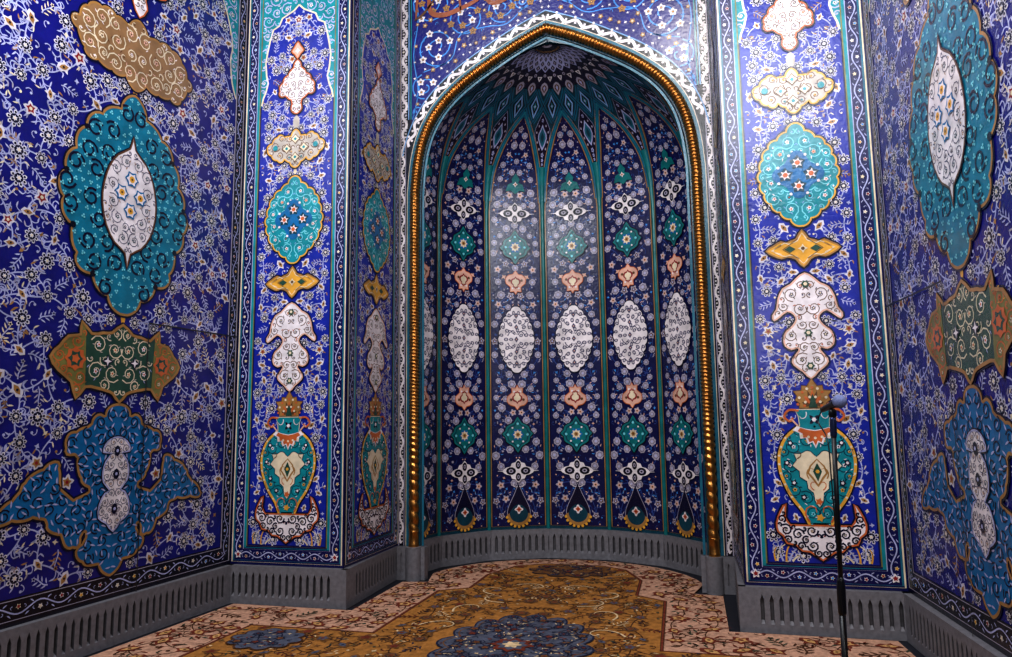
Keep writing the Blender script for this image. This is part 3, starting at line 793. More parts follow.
# script strokes (only the feet of the letters reach into the photograph)
c = Art(fflat)
def stroke(pts, w0, w1=None, name='script'):
    P_ = smooth(pts, 6, False); n = len(P_); w1 = w1 or w0
    m = c.mi(name); row = []
    for i, p in enumerate(P_):
        q0, q1 = P_[max(i - 1, 0)], P_[min(i + 1, n - 1)]
        dx, dy = q1[0] - q0[0], q1[1] - q0[1]; L = math.hypot(dx, dy) or 1
        f = i / (n - 1); w = (w0 + (w1 - w0) * f) * (.45 + .9 * math.sin(PI * min(1, f * .9 + .08))) / 2
        row.append(((p[0] - dy / L * w, p[1] + dx / L * w), (p[0] + dy / L * w, p[1] - dx / L * w)))
    k = len(c.v)
    for A_, B_ in row: c.v += [fflat(A_[0], A_[1], 9), fflat(B_[0], B_[1], 9)]
    for i in range(n - 1): c.f.append((k + 2 * i, k + 2 * i + 1, k + 2 * i + 3, k + 2 * i + 2)); c.m.append(m)
stroke([(-1.36, 6.15), (-1.37, 5.9), (-1.385, 5.70)], .022)
stroke([(-1.40, 5.69), (-1.33, 5.72), (-1.25, 5.80), (-1.16, 5.92)], .02, name='brown_tile')
stroke([(-1.24, 5.95), (-1.23, 5.78), (-1.17, 5.715), (-1.05, 5.70), (-.92, 5.73), (-.75, 5.79), (-.6, 5.87), (-.55, 5.84)], .05, .03)
stroke([(-.91, 6.15), (-.905, 5.9), (-.89, 5.72)], .022)
stroke([(-.62, 5.84), (-.58, 5.765), (-.5, 5.745), (-.4, 5.77), (-.28, 5.84)], .045, .03)
stroke([(-.2, 5.87), (-.05, 5.84), (.1, 5.88)], .03)
stroke([(-.96, 5.87), (-.82, 5.88), (-.7, 5.93)], .03)
stroke([(-.3, 6.15), (-.31, 5.95), (-.27, 5.82)], .022)
stroke([(.2, 5.97), (.4, 5.93), (.65, 5.99), (.8, 6.1)], .045)
c.build('script_strokes', t)

# ------------------------------------------------------------------ gilded rope moulding
rope = thing('rope_molding', 'gilded twisted rope molding running round the pointed niche arch', 'molding', (0, 0, 0))
def sweep(path, r0, name, pitch, groove, parent, phase=0.):
    """tube with helical grooves; path is a list of points in the arch plane"""
    d = [0]
    for p, q in zip(path, path[1:]): d.append(d[-1] + math.hypot(q[0] - p[0], q[1] - p[1]))
    L = d[-1]; N = 14; v, f = [], []; s = 0.; ph = phase; rings = 0
    while True:
        i = min(max(bisect.bisect(d, s) - 1, 0), len(d) - 2); t_ = min(1, (s - d[i]) / (d[i + 1] - d[i]))
        p = (path[i][0] + (path[i + 1][0] - path[i][0]) * t_, path[i][1] + (path[i + 1][1] - path[i][1]) * t_)
        j0, j1 = max(i - 1, 0), min(i + 2, len(path) - 1)
        dx, dy = path[j1][0] - path[j0][0], path[j1][1] - path[j0][1]; q = math.hypot(dx, dy); dx, dy = dx / q, dy / q
        for k in range(N):
            th = 2 * PI * k / N
            c_ = abs(math.sin((th + ph) / 2)) ** .7
            r = r0 * (1 - groove + groove * c_)
            nx = math.cos(th) * r; ny = math.sin(th) * r
            v.append((p[0] - dy * nx, YF - .012 - ny, p[1] + dx * nx))
        rings += 1
        if s >= L - 1e-9: break
        st = min(pitch(p) / 7, L - s); ph += st / pitch(p) * 2 * PI; s += st
    for j in range(rings - 1):
        for k in range(N):
            f.append((j * N + k, j * N + (k + 1) % N, (j + 1) * N + (k + 1) % N, (j + 1) * N + k))
    f += [tuple(range(N)), tuple((rings - 1) * N + k for k in range(N))]
    solid(name, v, f, 'gilding', parent, True)
hp = arch_off(0.)
ra = [p for p in hp if p[1] > 3.7]
full = ra + [(-x, y) for x, y in reversed(ra[:-1])]
full = [p for i, p in enumerate(full) if i == 0 or math.hypot(p[0] - full[i - 1][0], p[1] - full[i - 1][1]) > 1e-5]
sweep(full, .05, 'rope_arch', lambda p: .034, .42, rope)
for s in (-1, 1):
    sweep([(s * ARCH[0][0], .45), (s * ARCH[0][0], full[0][1])], .05, 'rope_shaft', lambda p: .034 + .08 * max(0, min(1, (1.6 - p[1]) / 1.)), .34, rope)
    v, f = lathe([(.046, ZB - .02), (.05, ZB + .0), (.05, ZB + .02), (.046, .34), (.046, .45), (.05, .46), (.045, .465)], 20)
    solid('plain_foot', [(s * ARCH[0][0] + p[0], YF - .012 + p[1], p[2]) for p in v], f, 'gilding', rope, True)

# ------------------------------------------------------------------ niche
RX, RY, NY0 = 1.52, 1.32, YF + .05
PROF = [(1.0, 0), (1.0, 3.75), (.995, 3.85), (.97, 4.15), (.915, 4.4), (.80, 4.65), (.63, 4.86), (.40, 5.05), (.16, 5.2), (.0, 5.27)]
PS = [0]
for p, q in zip(PROF, PROF[1:]): PS.append(PS[-1] + math.hypot(1.4 * (q[0] - p[0]), q[1] - p[1]))
SE = PS[-1]
PRS = []
_dense = [PROF[0]] + smooth(PROF[1:], 8, False)
DS = [0]
for p, q in zip(_dense, _dense[1:]): DS.append(DS[-1] + math.hypot(1.4 * (q[0] - p[0]), q[1] - p[1]))
_k = SE / DS[-1]
SECT = PI / 7
def prof(s):
    s = max(0, min(s / _k, DS[-1] - 1e-7))
    i = min(max(bisect.bisect(DS, s) - 1, 0), len(DS) - 2); t_ = (s - DS[i]) / (DS[i + 1] - DS[i])
    p, q = _dense[i], _dense[i + 1]
    dr, dz = 1.4 * (q[0] - p[0]), q[1] - p[1]; L = math.hypot(dr, dz)
    return p[0] + (q[0] - p[0]) * t_, p[1] + (q[1] - p[1]) * t_, dr / L, dz / L
def nich(phi, s, off):
    """phi in sectors from the niche axis, s metres up the profile, off metres toward the room"""
    r, z, dr, dz = prof(s)
    k = math.floor(phi + .5); a0, a1 = (k - .5) * SECT, (k + .5) * SECT; t_ = phi + .5 - k
    an = phi * SECT
    w = 1 if s < 4.3 else max(0, 1 - (s - 4.3) / .7)
    px = (math.sin(a0) * (1 - t_) + math.sin(a1) * t_) * w + math.sin(an) * (1 - w)
    py = (math.cos(a0) * (1 - t_) + math.cos(a1) * t_) * w + math.cos(an) * (1 - w)
    am = k * SECT * w + an * (1 - w)
    nx, ny = -math.sin(am) * dz, -math.cos(am) * dz; nz = dr
    return (RX * r * px + nx * off, NY0 + RY * r * py + ny * off, z + nz * off)
SW = .665      # metres per sector, to keep motifs undistorted
niche = thing('mihrab_niche', 'deep mosaic prayer niche with seven ribbed panels and pointed half dome', 'niche', (0, YF + .05, 0))
def nobj(art, name, parent, sm=False):
    o = art.build(name, parent, sm)
    if parent is niche: o.matrix_parent_inverse = Matrix.Translation((0, -(YF + .05), 0))
    return o
# shell
v, f = [], []
NU, NV = 84, 90
for j in range(NV + 1):
    s = SE * j / NV * .9995
    for i in range(NU + 1): v.append(nich(-3.5 + 7 * i / NU, s, 0))
for j in range(NV):
    for i in range(NU): f.append((j * (NU + 1) + i, j * (NU + 1) + i + 1, (j + 1) * (NU + 1) + i + 1, (j + 1) * (NU + 1) + i))
o = solid('niche_shell', v, f, 'teal_dark', niche, True); o.matrix_parent_inverse = Matrix.Translation((0, -(YF + .05), 0))

PAL_N = dict(stem='stem_blue', petal='lilac', dark='slate', eye='pale', warm='pink', eye2='brown_tile', leafs=['lilac', 'stem_blue', 'azure', 'pink', 'lilac'], kinds=[3, 3, 3, 1, 3])
HWF = .452
def half_w(s):
    T_ = [(0, HWF), (3.9, HWF), (4.2, .425), (4.37, .39), (4.6, .30), (4.8, .205), (4.93, .115), (5.03, 0)]
    for (a0, b0), (a1, b1) in zip(T_, T_[1:]):
        if s <= a1: return b0 + (b1 - b0) * (s - a0) / (a1 - a0)
    return 0
ARP = [(half_w(s) * SW, s) for s in (5.03, 4.98, 4.93, 4.87, 4.8, 4.7, 4.6, 4.5, 4.37, 4.28, 4.2, 4.05, 3.9)] + [(HWF * SW, .345)]
ARPM = mir(ARP)
N_WH = lobes([(0, 2.775), (.075, 2.71), (.13, 2.63), (.17, 2.53), (.192, 2.4), (.17, 2.27), (.13, 2.17), (.075, 2.09), (0, 2.025)], 11, .016)
def up(pts, zc): return [(x, 2 * zc - y) for x, y in reversed(pts)]
N_PK = smooth(mir([(0, 1.885), (.02, 1.85), (.065, 1.855), (.06, 1.8), (.11, 1.76), (.115, 1.7), (.075, 1.66), (.03, 1.65), (0, 1.61)]), 2)
N_PK2 = up(N_PK, 2.40)
N_TL = smooth(mir([(0, 1.535), (.04, 1.47), (.085, 1.45), (.13, 1.42), (.14, 1.38), (.175, 1.345), (.14, 1.31), (.13, 1.26), (.085, 1.23), (.04, 1.2), (0, 1.137)]), 2)
N_TL2 = up(N_TL, 2.40)
N_QF = smooth(mir([(0, 1.065), (.03, 1.03), (.07, 1.02), (.085, .985), (.13, .975), (.178, .94), (.13, .905), (.085, .895), (.07, .86), (.03, .85), (0, .815)]), 2)
N_QF2 = up(N_QF, 2.4)
N_DR = smooth(mir([(0, .80), (.02, .75), (.05, .68), (.1, .58), (.125, .5), (.11, .42), (.06, .375), (0, .35)]), 2)
N_KT = mir([(0, 4.33), (.05, 4.26), (.035, 4.22), (.09, 4.2), (.115, 4.12), (.05, 4.13), (.03, 4.11), (0, 4.09)])

for k in range(-3, 4):
    def fn(u, v, l, k=k): return nich(k + max(-.5, min(.5, u / SW)), v, .002 + .0011 * l)
    ML = .09
    a = Art(fn, .12)
    a.poly(ARPM, 'niche_blue', 1)
    outline(a, ARPM, 'ochre', .009, 3); outline(a, scale(ARPM, (.965, .998), (0, 2.7)), 'navy', .006, 2)
    holes = [N_WH, N_PK, N_PK2, N_TL, N_TL2, N_QF, N_QF2, N_DR, N_KT]
    vines(a, Region(scale(ARPM, (.96, .998), (0, 2.7)), holes, .006), .102, PAL_N, 31, True, .043, .007, .2, 2, 2)
    pn = nobj(a, 'niche_panel', niche)
    m = Art(fn, .1)
    outline(m, N_WH, 'navy', .022, 13); m.poly(N_WH, 'white', 14)
    zc = 2.4
    for n_, fx, rr in ((20, .85, .019), (13, .58, .021), (7, .3, .019)):
        for i in range(n_):
            an = 2 * PI * (i + .5) / n_
            c = (.205 * fx * math.cos(an), zc + .36 * fx * math.sin(an))
            m.disc(c, rr, 'slate', 15, 7, rr * 1.3, an + PI / 2); m.disc(c, rr * .55, 'white', 16, 6); m.disc(c, rr * .25, 'slate', 17, 5)
    for s_ in (-1, 1):
        for e in (-1, 1):
            for (x0_, z0_, an, ln, tn) in ((.02, .05, 1.2, .16, -2.4), (.03, .3, -1.1, .15, 2.6), (.1, .04, 1.9, .14, 2.2), (.15, .12, 2.2, .13, -2.2), (.06, .16, .2, .12, 2.6)):
                curl(m, (s_ * x0_, zc + e * z0_), (an if s_ > 0 else PI - an) * e, ln, tn * s_ * e, .012, 'slate', 15, 6)
    for z in (-.27, -.14, 0, .14, .27): m.poly([(0, zc + z + .035), (.024, zc + z), (0, zc + z - .035), (-.024, zc + z)], 'slate', 16); m.disc((0, zc + z), .008, 'pink', 17, 5)
    m.build('white_medallion', pn)
    for P_ in (N_PK, N_PK2):
        c0 = (0, sum(p[1] for p in P_) / len(P_))
        m = Art(fn, .1); m.poly(P_, 'pink', 14); outline(m, P_, 'orange', .008, 15); m.poly(scale(P_, (.5, .55), c0), 'red', 15); m.poly(scale(P_, (.34, .4), c0), 'cream', 16)
        for s in (-1, 1): m.disc((s * .07, c0[1] - (.03 if P_ is N_PK else -.03)), .016, 'brown_tile', 16, 6); m.disc((s * .035, c0[1] + (.06 if P_ is N_PK else -.06)), .012, 'white', 16, 6)
        m.build('pink_palmette', pn)
    for P_, zc in ((N_TL, 1.336), (N_TL2, 3.464)):
        m = Art(fn, .1); outline(m, P_, 'night', .02, 13); m.poly(P_, 'rib_teal', 14); outline(m, scale(P_, .8, (0, zc)), 'teal_dark', .012, 15)
        m.scallop((0, zc), .075, 6, .15, 'teal_blue', 16); m.scallop((0, zc), .056, 8, .2, 'cream', 17); m.scallop((0, zc), .03, 6, .2, 'ochre', 18); m.disc((0, zc), .012, 'brown_tile', 19, 6)
        for s in (-1, 1):
            m.disc((s * .11, zc), .015, 'teal_pale', 17, 6); m.disc((0, zc + s * .12), .015, 'teal_pale', 17, 6)
            for e in (-1, 1): m.disc((s * .06, zc + e * .075), .011, 'white', 17, 6)
        m.build('turquoise_medallion', pn)
    for P_, zc in ((N_QF, .94), (N_QF2, 3.86)):
        m = Art(fn, .1); m.poly(P_, 'white', 14); outline(m, P_, 'white', .008, 15)
        for cx_, cz_, rx_, ry_ in ((0, .066, .03, .046), (0, -.066, .03, .046), (.082, 0, .056, .042), (-.082, 0, .056, .042)):
            m.disc((cx_, zc + cz_), rx_, 'night', 16, 10, ry_); m.disc((cx_, zc + cz_), rx_ * .5, 'lilac', 17, 8, ry_ * .5); m.disc((cx_, zc + cz_), rx_ * .25, 'navy', 18, 6, ry_ * .25)
        for s in (-1, 1): m.ribbon([(s * .178, zc), (s * .225, zc)], .008, 'white', 14); leaf(m, (s * .215, zc), .02, 0, 'lilac', 15)
        m.build('white_quatrefoil', pn)
    m = Art(fn, .1); outline(m, N_DR, 'lilac', .012, 13); m.poly(N_DR, 'navy', 14)
    cres = [(math.cos(t_) * .135, .47 + math.sin(t_) * .12) for t_ in [PI + PI * i / 14 for i in range(15)]] + [(math.cos(t_) * .105, .485 + math.sin(t_) * .1) for t_ in [2 * PI - PI * i / 14 for i in range(15)]]
    m.poly(smooth(mir([(0, .58), (.06, .55), (.105, .48), (.08, .41), (0, .385)]), 2), 'teal_dark', 15)
    m.poly(cres, 'ochre', 16)
    for i in range(9): m.disc((math.cos(PI + PI * (i + .5) / 9) * .135, .465 + math.sin(PI + PI * (i + .5) / 9) * .125), .016, 'gold_tile', 17, 6)
    m.scallop((0, .525), .05, 4, .22, 'white', 17, 0, 20); m.scallop((0, .525), .03, 4, .2, 'orange', 18, 0, 16); m.disc((0, .525), .012, 'red', 19, 6)
    for s in (-1, 1): curl(m, (s * .01, .77), -PI / 2 + s * 1.2, .09, s * 2.6, .008, 'white', 15)
    m.build('teardrop_motif', pn)
    m = Art(fn, .1); m.poly(N_KT, 'rib_teal', 14); m.scallop((0, 4.2), .032, 4, .3, 'white', 15, 0, 12); m.disc((0, 4.2), .012, 'ochre', 16, 6); m.build('teal_palmette', pn)
# mullions: half round teal bars between the panels
for k in range(-4, 4):
    ph = k + .5
    v, f = [], []
    SS = [ZB + (4.4 - ZB) * i / 26 for i in range(27)]; N = 7
    for s in SS:
        w = .021 if s < 3.9 else .021 + .016 * (s - 3.9) / .5
        for i in range(N):
            th = PI * i / (N - 1)
            off = .012 + .022 * math.sin(th)
            du = -math.cos(th) * w / SW
            p0 = nich(ph, s, 0)
            an = ph * SECT
            tx, ty = math.cos(an), -math.sin(an); nx, ny = -math.sin(an), -math.cos(an)
            v.append((p0[0] + tx * du * SW + nx * off, p0[1] + ty * du * SW + ny * off, p0[2]))
    for j in range(len(SS) - 1):
        for i in range(N - 1): f.append((j * N + i, j * N + i + 1, (j + 1) * N + i + 1, (j + 1) * N + i))
    o = solid('mullion', v, f, 'rib_teal', niche, True); o.matrix_parent_inverse = Matrix.Translation((0, -(YF + .05), 0))
# half-dome lattice
def dome(u, v, l): return nich(max(-3.5, min(3.5, u)), v, .003 + .0015 * l)
lat = Art(dome)
def drib(pts, w, name, l):
    """ribbon in (sector, s) space with its width kept in metres"""
    P_ = smooth(pts, 6, False); m = lat.mi(name); row = []
    for i, p in enumerate(P_):
        q0, q1 = P_[max(i - 1, 0)], P_[min(i + 1, len(P_) - 1)]
        rr = max(prof(p[1])[0], .03) * SW
        dx, dy = (q1[0] - q0[0]) * rr, q1[1] - q0[1]; L = math.hypot(dx, dy) or 1
        row.append(((p[0] - dy / L * w / 2 / rr, p[1] + dx / L * w / 2), (p[0] + dy / L * w / 2 / rr, p[1] - dx / L * w / 2)))
    n = len(lat.v)
    for a_, b_ in row: lat.v += [dome(a_[0], a_[1], l), dome(b_[0], b_[1], l)]
    for i in range(len(row) - 1): lat.f.append((n + 2 * i, n + 2 * i + 1, n + 2 * i + 3, n + 2 * i + 2)); lat.m.append(m)
for k in range(-4, 5):
    for s in (-1, 1):
        # ribs that spring from each mullion and bend over to the neighbouring arch tip
        P0 = [(k - .5 + s * .03, 4.0), (k - .5 + s * .06, 4.3), (k - .5 + s * .115, 4.52), (k - .5 + s * .2, 4.72), (k - .5 + s * .305, 4.88), (k - .5 + s * .42, 5.0), (k - .5 + s * .52, 5.08)]
        drib(P0, .044, 'dome_rib', 6); drib(P0, .006, 'teal', 7)
        drib([(p[0] + s * .045, p[1] - .01) for p in P0[:-1]], .008, 'ochre', 6)
        drib([(p[0] - s * .04, p[1] + .012) for p in P0[1:-1]], .008, 'ochre', 6)
for i in range(-14, 15):
    q = i / 2 + .25
    for s in (-1, 1):
        P0 = [(q, 4.93), (q + s * .25, 5.16), (q + s * .5, 5.37)]
        if abs(q) > 3.4: continue
        drib(P0, .04, 'dome_rib', 5); drib(P0, .006, 'night', 6)
nobj(lat, 'dome_ribs', niche)
for k in range(-3, 4):
    if k < 3 or True:
        ph = k + .5
        if abs(ph) > 3.4: continue
        a = Art(lambda u, v, l, ph=ph: nich(ph + u, v, .003 + .0015 * l), .09)
        kt = mir([(0, 5.07), (.09, 4.97), (.165, 4.86), (.175, 4.8), (.13, 4.67), (.085, 4.55), (.045, 4.42), (0, 4.33)])
        a.poly(kt, 'navy', 3); outline(a, kt, 'pale', .007, 4)
        lz = mir([(0, 4.92), (.04, 4.86), (.09, 4.8), (.095, 4.74), (.05, 4.66), (0, 4.6)])
        a.poly(lz, 'pale', 4); a.poly(scale(lz, .78, (0, 4.76)), 'edge_teal', 5); a.poly(scale(lz, .4, (0, 4.76)), 'teal_dark', 6)
        for z, r in ((4.97, .022), (4.55, .026), (4.49, .02), (4.44, .018)): a.scallop((0, z), r * 1.3, 5, .2, 'pale', 5, 0, 15); a.disc((0, z), r * .5, 'navy', 6, 6)
        for s in (-1, 1):
            for (x, z) in ((.08, 4.9), (.13, 4.82), (.11, 4.7), (.07, 4.62)): a.disc((s * x, z), .016, 'lilac', 5, 6)
        nobj(a, 'kite_panel', niche)
for i in range(-7, 7):
    q = i / 2 + .25
    a = Art(lambda u, v, l, q=q: nich(q + u, v, .003 + .0015 * l), .08)
    dm = [(0, 5.30), (.125, 5.16), (0, 4.99), (-.125, 5.16)]
    a.poly(scale(dm, 1.12, (0, 5.15)), 'night', 7); a.poly(dm, 'skyline', 8); a.poly(scale(dm, .68, (0, 5.15)), 'night', 9); a.scallop((0, 5.155), .055, 4, .3, 'teal', 10, 0, 12); a.disc((0, 5.155), .02, 'pale', 11, 6)
    nobj(a, 'diamond_tile', niche)
# crown of the half dome
a = Art(dome, .12)
a.poly([(-3.5, 5.36)] + [(-3.5 + .25 * i, 5.36 + (.045 if i % 2 else -.03)) for i in range(29)] + [(3.5, 5.985), (-3.5, 5.985)], 'navy', 8)
for i in range(-7, 8):
    ph = i / 2
    if abs(ph) > 3.45: continue
    a.poly([(ph + x, y) for x, y in mir([(0, 5.47), (.1, 5.45), (.15, 5.41), (.13, 5.37), (.06, 5.33), (0, 5.29)])], 'lilac', 9)
    a.poly([(ph + x, y) for x, y in mir([(0, 5.44), (.08, 5.42), (.09, 5.38), (0, 5.33)])], 'brown_tile', 10)
    a.poly([(ph + x, y) for x, y in mir([(0, 5.425), (.05, 5.4), (0, 5.35)])], 'pale', 11)
    a.disc((ph, 5.56), .075, 'lilac', 9, 8, .022); a.disc((ph, 5.56), .03, 'navy', 10, 6, .01)
for i in range(-7, 7):
    ph = i / 2 + .25
    a.poly([(ph + x, y) for x, y in ((-.12, 5.545), (.12, 5.545), (.08, 5.515), (0, 5.475), (-.08, 5.515))], 'white', 9); a.poly([(ph + x, y) for x, y in ((-.05, 5.535), (.05, 5.535), (0, 5.505))], 'night', 10)
nobj(a, 'dome_band', niche)
a = Art(dome, .12)
rows = ((5.60, 5.70, 0), (5.66, 5.76, .25), (5.72, 5.82, 0), (5.78, 5.87, .25))
for n, (s0, s1, o) in enumerate(rows):
    for i in range(-8, 8):
        ph = i / 2 + o
        if abs(ph) > 3.3: continue
        sm_ = (s0 + s1) / 2
        a.poly([(ph, s0), (ph + .25, sm_ + .01), (ph, s1 + .02), (ph - .25, sm_ + .01)], 'pale', 9 + .4 * n)
        a.poly([(ph, s0 + .03), (ph + .14, sm_ + .01), (ph, s1), (ph - .14, sm_ + .01)], 'navy', 12)
        a.poly([(ph, s0 + .045), (ph + .05, sm_ + .01), (ph, s1 - .02), (ph - .05, sm_ + .01)], 'lilac', 13)
a.poly([(-3.5, 5.87), (3.5, 5.87), (3.5, 5.995), (-3.5, 5.995)], 'night', 14)
for i in range(-13, 14): a.disc((i / 4, 5.89), .06, 'ochre', 15, 6, .012)
a.poly([(-3.5, 5.95), (3.5, 5.95), (3.5, 5.975), (-3.5, 5.975)], 'lilac', 15)
nobj(a, 'crown_rosette', niche)

# reveal between arch wall and niche (dark glazed jamb)
v, f = [], []
hp2 = arch_off(-.06)
ln = [0]
for p, q in zip(hp2, hp2[1:]): ln.append(ln[-1] + math.hypot(q[0] - p[0], q[1] - p[1]))
N_ = 80
for sd in (1, -1):
    n0 = len(v)
    for k in range(N_ + 1):
        t_ = ln[-1] * k / N_; i = min(max(bisect.bisect(ln, t_) - 1, 0), len(hp2) - 2); u_ = (t_ - ln[i]) / (ln[i + 1] - ln[i])
        x_, z_ = hp2[i][0] + (hp2[i + 1][0] - hp2[i][0]) * u_, hp2[i][1] + (hp2[i + 1][1] - hp2[i][1]) * u_
        e = nich(3.5 * sd, ZB + (SE * .998 - ZB) * k / N_, .0)
        v += [(sd * (x_ + .1), YF + .012, z_ + (.06 if z_ > 4.6 else 0)), (sd * x_, YF + .012, z_), (sd * x_, YF + .06, z_), (e[0], e[1] + .012, e[2])]
    for k in range(N_):
        for j in range(3): f.append((n0 + 4 * k + j, n0 + 4 * k + j + 1, n0 + 4 * k + 5 + j, n0 + 4 * k + 4 + j))
o = solid('arch_reveal', v, f, 'teal_dark', niche, False); o.matrix_parent_inverse = Matrix.Translation((0, -(YF + .05), 0))
# inner teal edging strip on the reveal
a = Art(lambda u, v, l: (u, YF + .008, v))
for s in (1, -1): a.ribbon([(s * x, y) for x, y in arch_off(-.085)], .022, 'edge_teal', 0)
nobj(a, 'inner_edging', niche)

# ------------------------------------------------------------------ structure: walls, floor, skirting
def struct(o): o['kind'] = 'structure'; return o
def slab(name, p, q, back, z0, z1, m):
    """vertical slab between plan points p, q whose front face is there; `back` is a plan offset"""
    v = [(p[0], p[1], z0), (q[0], q[1], z0), (q[0] + back[0], q[1] + back[1], z0), (p[0] + back[0], p[1] + back[1], z0)]
    v += [(x, y, z1) for x, y, _ in v]
    return struct(solid(name, v, [(0, 1, 2, 3), (4, 5, 6, 7), (0, 1, 5, 4), (1, 2, 6, 5), (2, 3, 7, 6), (3, 0, 4, 7)], m))
g = .004
L = 2 * SWC
for s, nm in ((-1, 'left'), (1, 'right')):
    p0, p1 = wpt(s, 0), wpt(s, 6.2)
    slab('wall_' + nm, (p0[0] + s * g, p0[1]), (p1[0] + s * g, p1[1]), (s * .15, 0), 0, TOP, 'blue_deep')
    slab('wall_' + nm + '_pier', (s * (A + g), YP + g), (s * (B - .0), YP + g), (0, .15), 0, TOP, 'plaster')
    slab('wall_' + nm + '_return', (s * (A + g), YP + .154), (s * (XO + g), YF), (s * .15, 0), 0, TOP, 'plaster')
struct(solid('floor', [(-4.5, -1.5, -.004), (4.5, -1.5, -.004), (4.5, 9.5, -.004), (-4.5, 9.5, -.004), (-4.5, -1.5, -.1), (4.5, -1.5, -.1), (4.5, 9.5, -.1), (-4.5, 9.5, -.1)],
             [(0, 1, 2, 3), (4, 5, 6, 7), (0, 1, 5, 4), (1, 2, 6, 5), (2, 3, 7, 6), (3, 0, 4, 7)], 'floor_dark'))

PR = .05
def skirting(name, fn, L0, L1, slot0, slot1, pitch, pads=(), ends=True):
    """fluted stone skirting: fn(u, z, out) -> point; pointed flutes between slot0 and slot1"""
    v, f, shade_faces = [], [], []
    def q(*pts):
        n = len(v); v.extend(pts); f.append(tuple(range(n, n + len(pts))))
    zt = ZB - .002
    def plain(u0, u1):
        k = max(1, int((u1 - u0) / .12))
        for i in range(k):
            a0, a1 = u0 + (u1 - u0) * i / k, u0 + (u1 - u0) * (i + 1) / k
            q(fn(a0, 0, PR), fn(a1, 0, PR), fn(a1, zt, PR), fn(a0, zt, PR))
    def cap(u0, u1):
        k = max(1, int((u1 - u0) / .06))
        for i in range(k):
            a0, a1 = u0 + (u1 - u0) * i / k, u0 + (u1 - u0) * (i + 1) / k
            q(fn(a0, zt, PR), fn(a1, zt, PR), fn(a1, zt, 0), fn(a0, zt, 0))
    n = max(1, round((slot1 - slot0) / pitch)); w = (slot1 - slot0) / n
    if slot0 > L0 + 1e-4: plain(L0, slot0)
    if slot1 < L1 - 1e-4: plain(slot1, L1)
    cap(L0, L1)
    dp = .026
    for i in range(n):
        a0 = slot0 + i * w; a1 = a0 + w; s0, s1 = a0 + w * .29, a1 - w * .29; c = (a0 + a1) / 2
        zb_, zs, za = .062, .225, .262
        R_ = [fn(a0, 0, PR), fn(a1, 0, PR), fn(a1, zt, PR), fn(c, zt, PR), fn(a0, zt, PR)]
        S_ = [fn(s0, zb_, PR), fn(s1, zb_, PR), fn(s1, zs, PR), fn(c, za, PR), fn(s0, zs, PR)]
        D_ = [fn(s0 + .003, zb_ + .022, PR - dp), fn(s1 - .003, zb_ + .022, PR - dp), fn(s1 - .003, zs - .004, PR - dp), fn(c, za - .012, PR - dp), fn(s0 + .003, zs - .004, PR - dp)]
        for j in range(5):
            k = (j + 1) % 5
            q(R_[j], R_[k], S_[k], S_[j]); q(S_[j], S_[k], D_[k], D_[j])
            if j != 0: shade_faces.append(len(f) - 1)
        q(*D_); shade_faces.append(len(f) - 1)
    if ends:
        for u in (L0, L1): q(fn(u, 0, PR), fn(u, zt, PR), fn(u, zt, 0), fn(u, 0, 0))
    o_ = solid(name, v, f, 'stone'); o_.data.materials.append(MATS['stone_shade'])
    for k_ in shade_faces: o_.data.polygons[k_].material_index = 1  # flute recesses painted darker to stand in for shade
    return struct(o_)
for s, nm in ((-1, 'left'), (1, 'right')):
    def fs(u, z, o, s=s):   # along the side wall from the corner
        p = wpt(s, u); return (p[0] - s * math.cos(FL) * o, p[1] - math.sin(FL) * o, z)
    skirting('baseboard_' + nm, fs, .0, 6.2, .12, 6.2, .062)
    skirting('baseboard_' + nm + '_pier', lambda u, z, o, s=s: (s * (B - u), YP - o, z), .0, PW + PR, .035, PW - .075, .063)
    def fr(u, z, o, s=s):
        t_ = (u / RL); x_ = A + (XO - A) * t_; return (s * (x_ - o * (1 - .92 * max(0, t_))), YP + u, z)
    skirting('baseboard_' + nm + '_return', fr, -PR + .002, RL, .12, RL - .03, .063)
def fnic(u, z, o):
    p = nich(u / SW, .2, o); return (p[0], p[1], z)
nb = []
skirting('baseboard_niche', fnic, -3.5 * SW, 3.5 * SW, -3.45 * SW, 3.45 * SW, SW / 9)

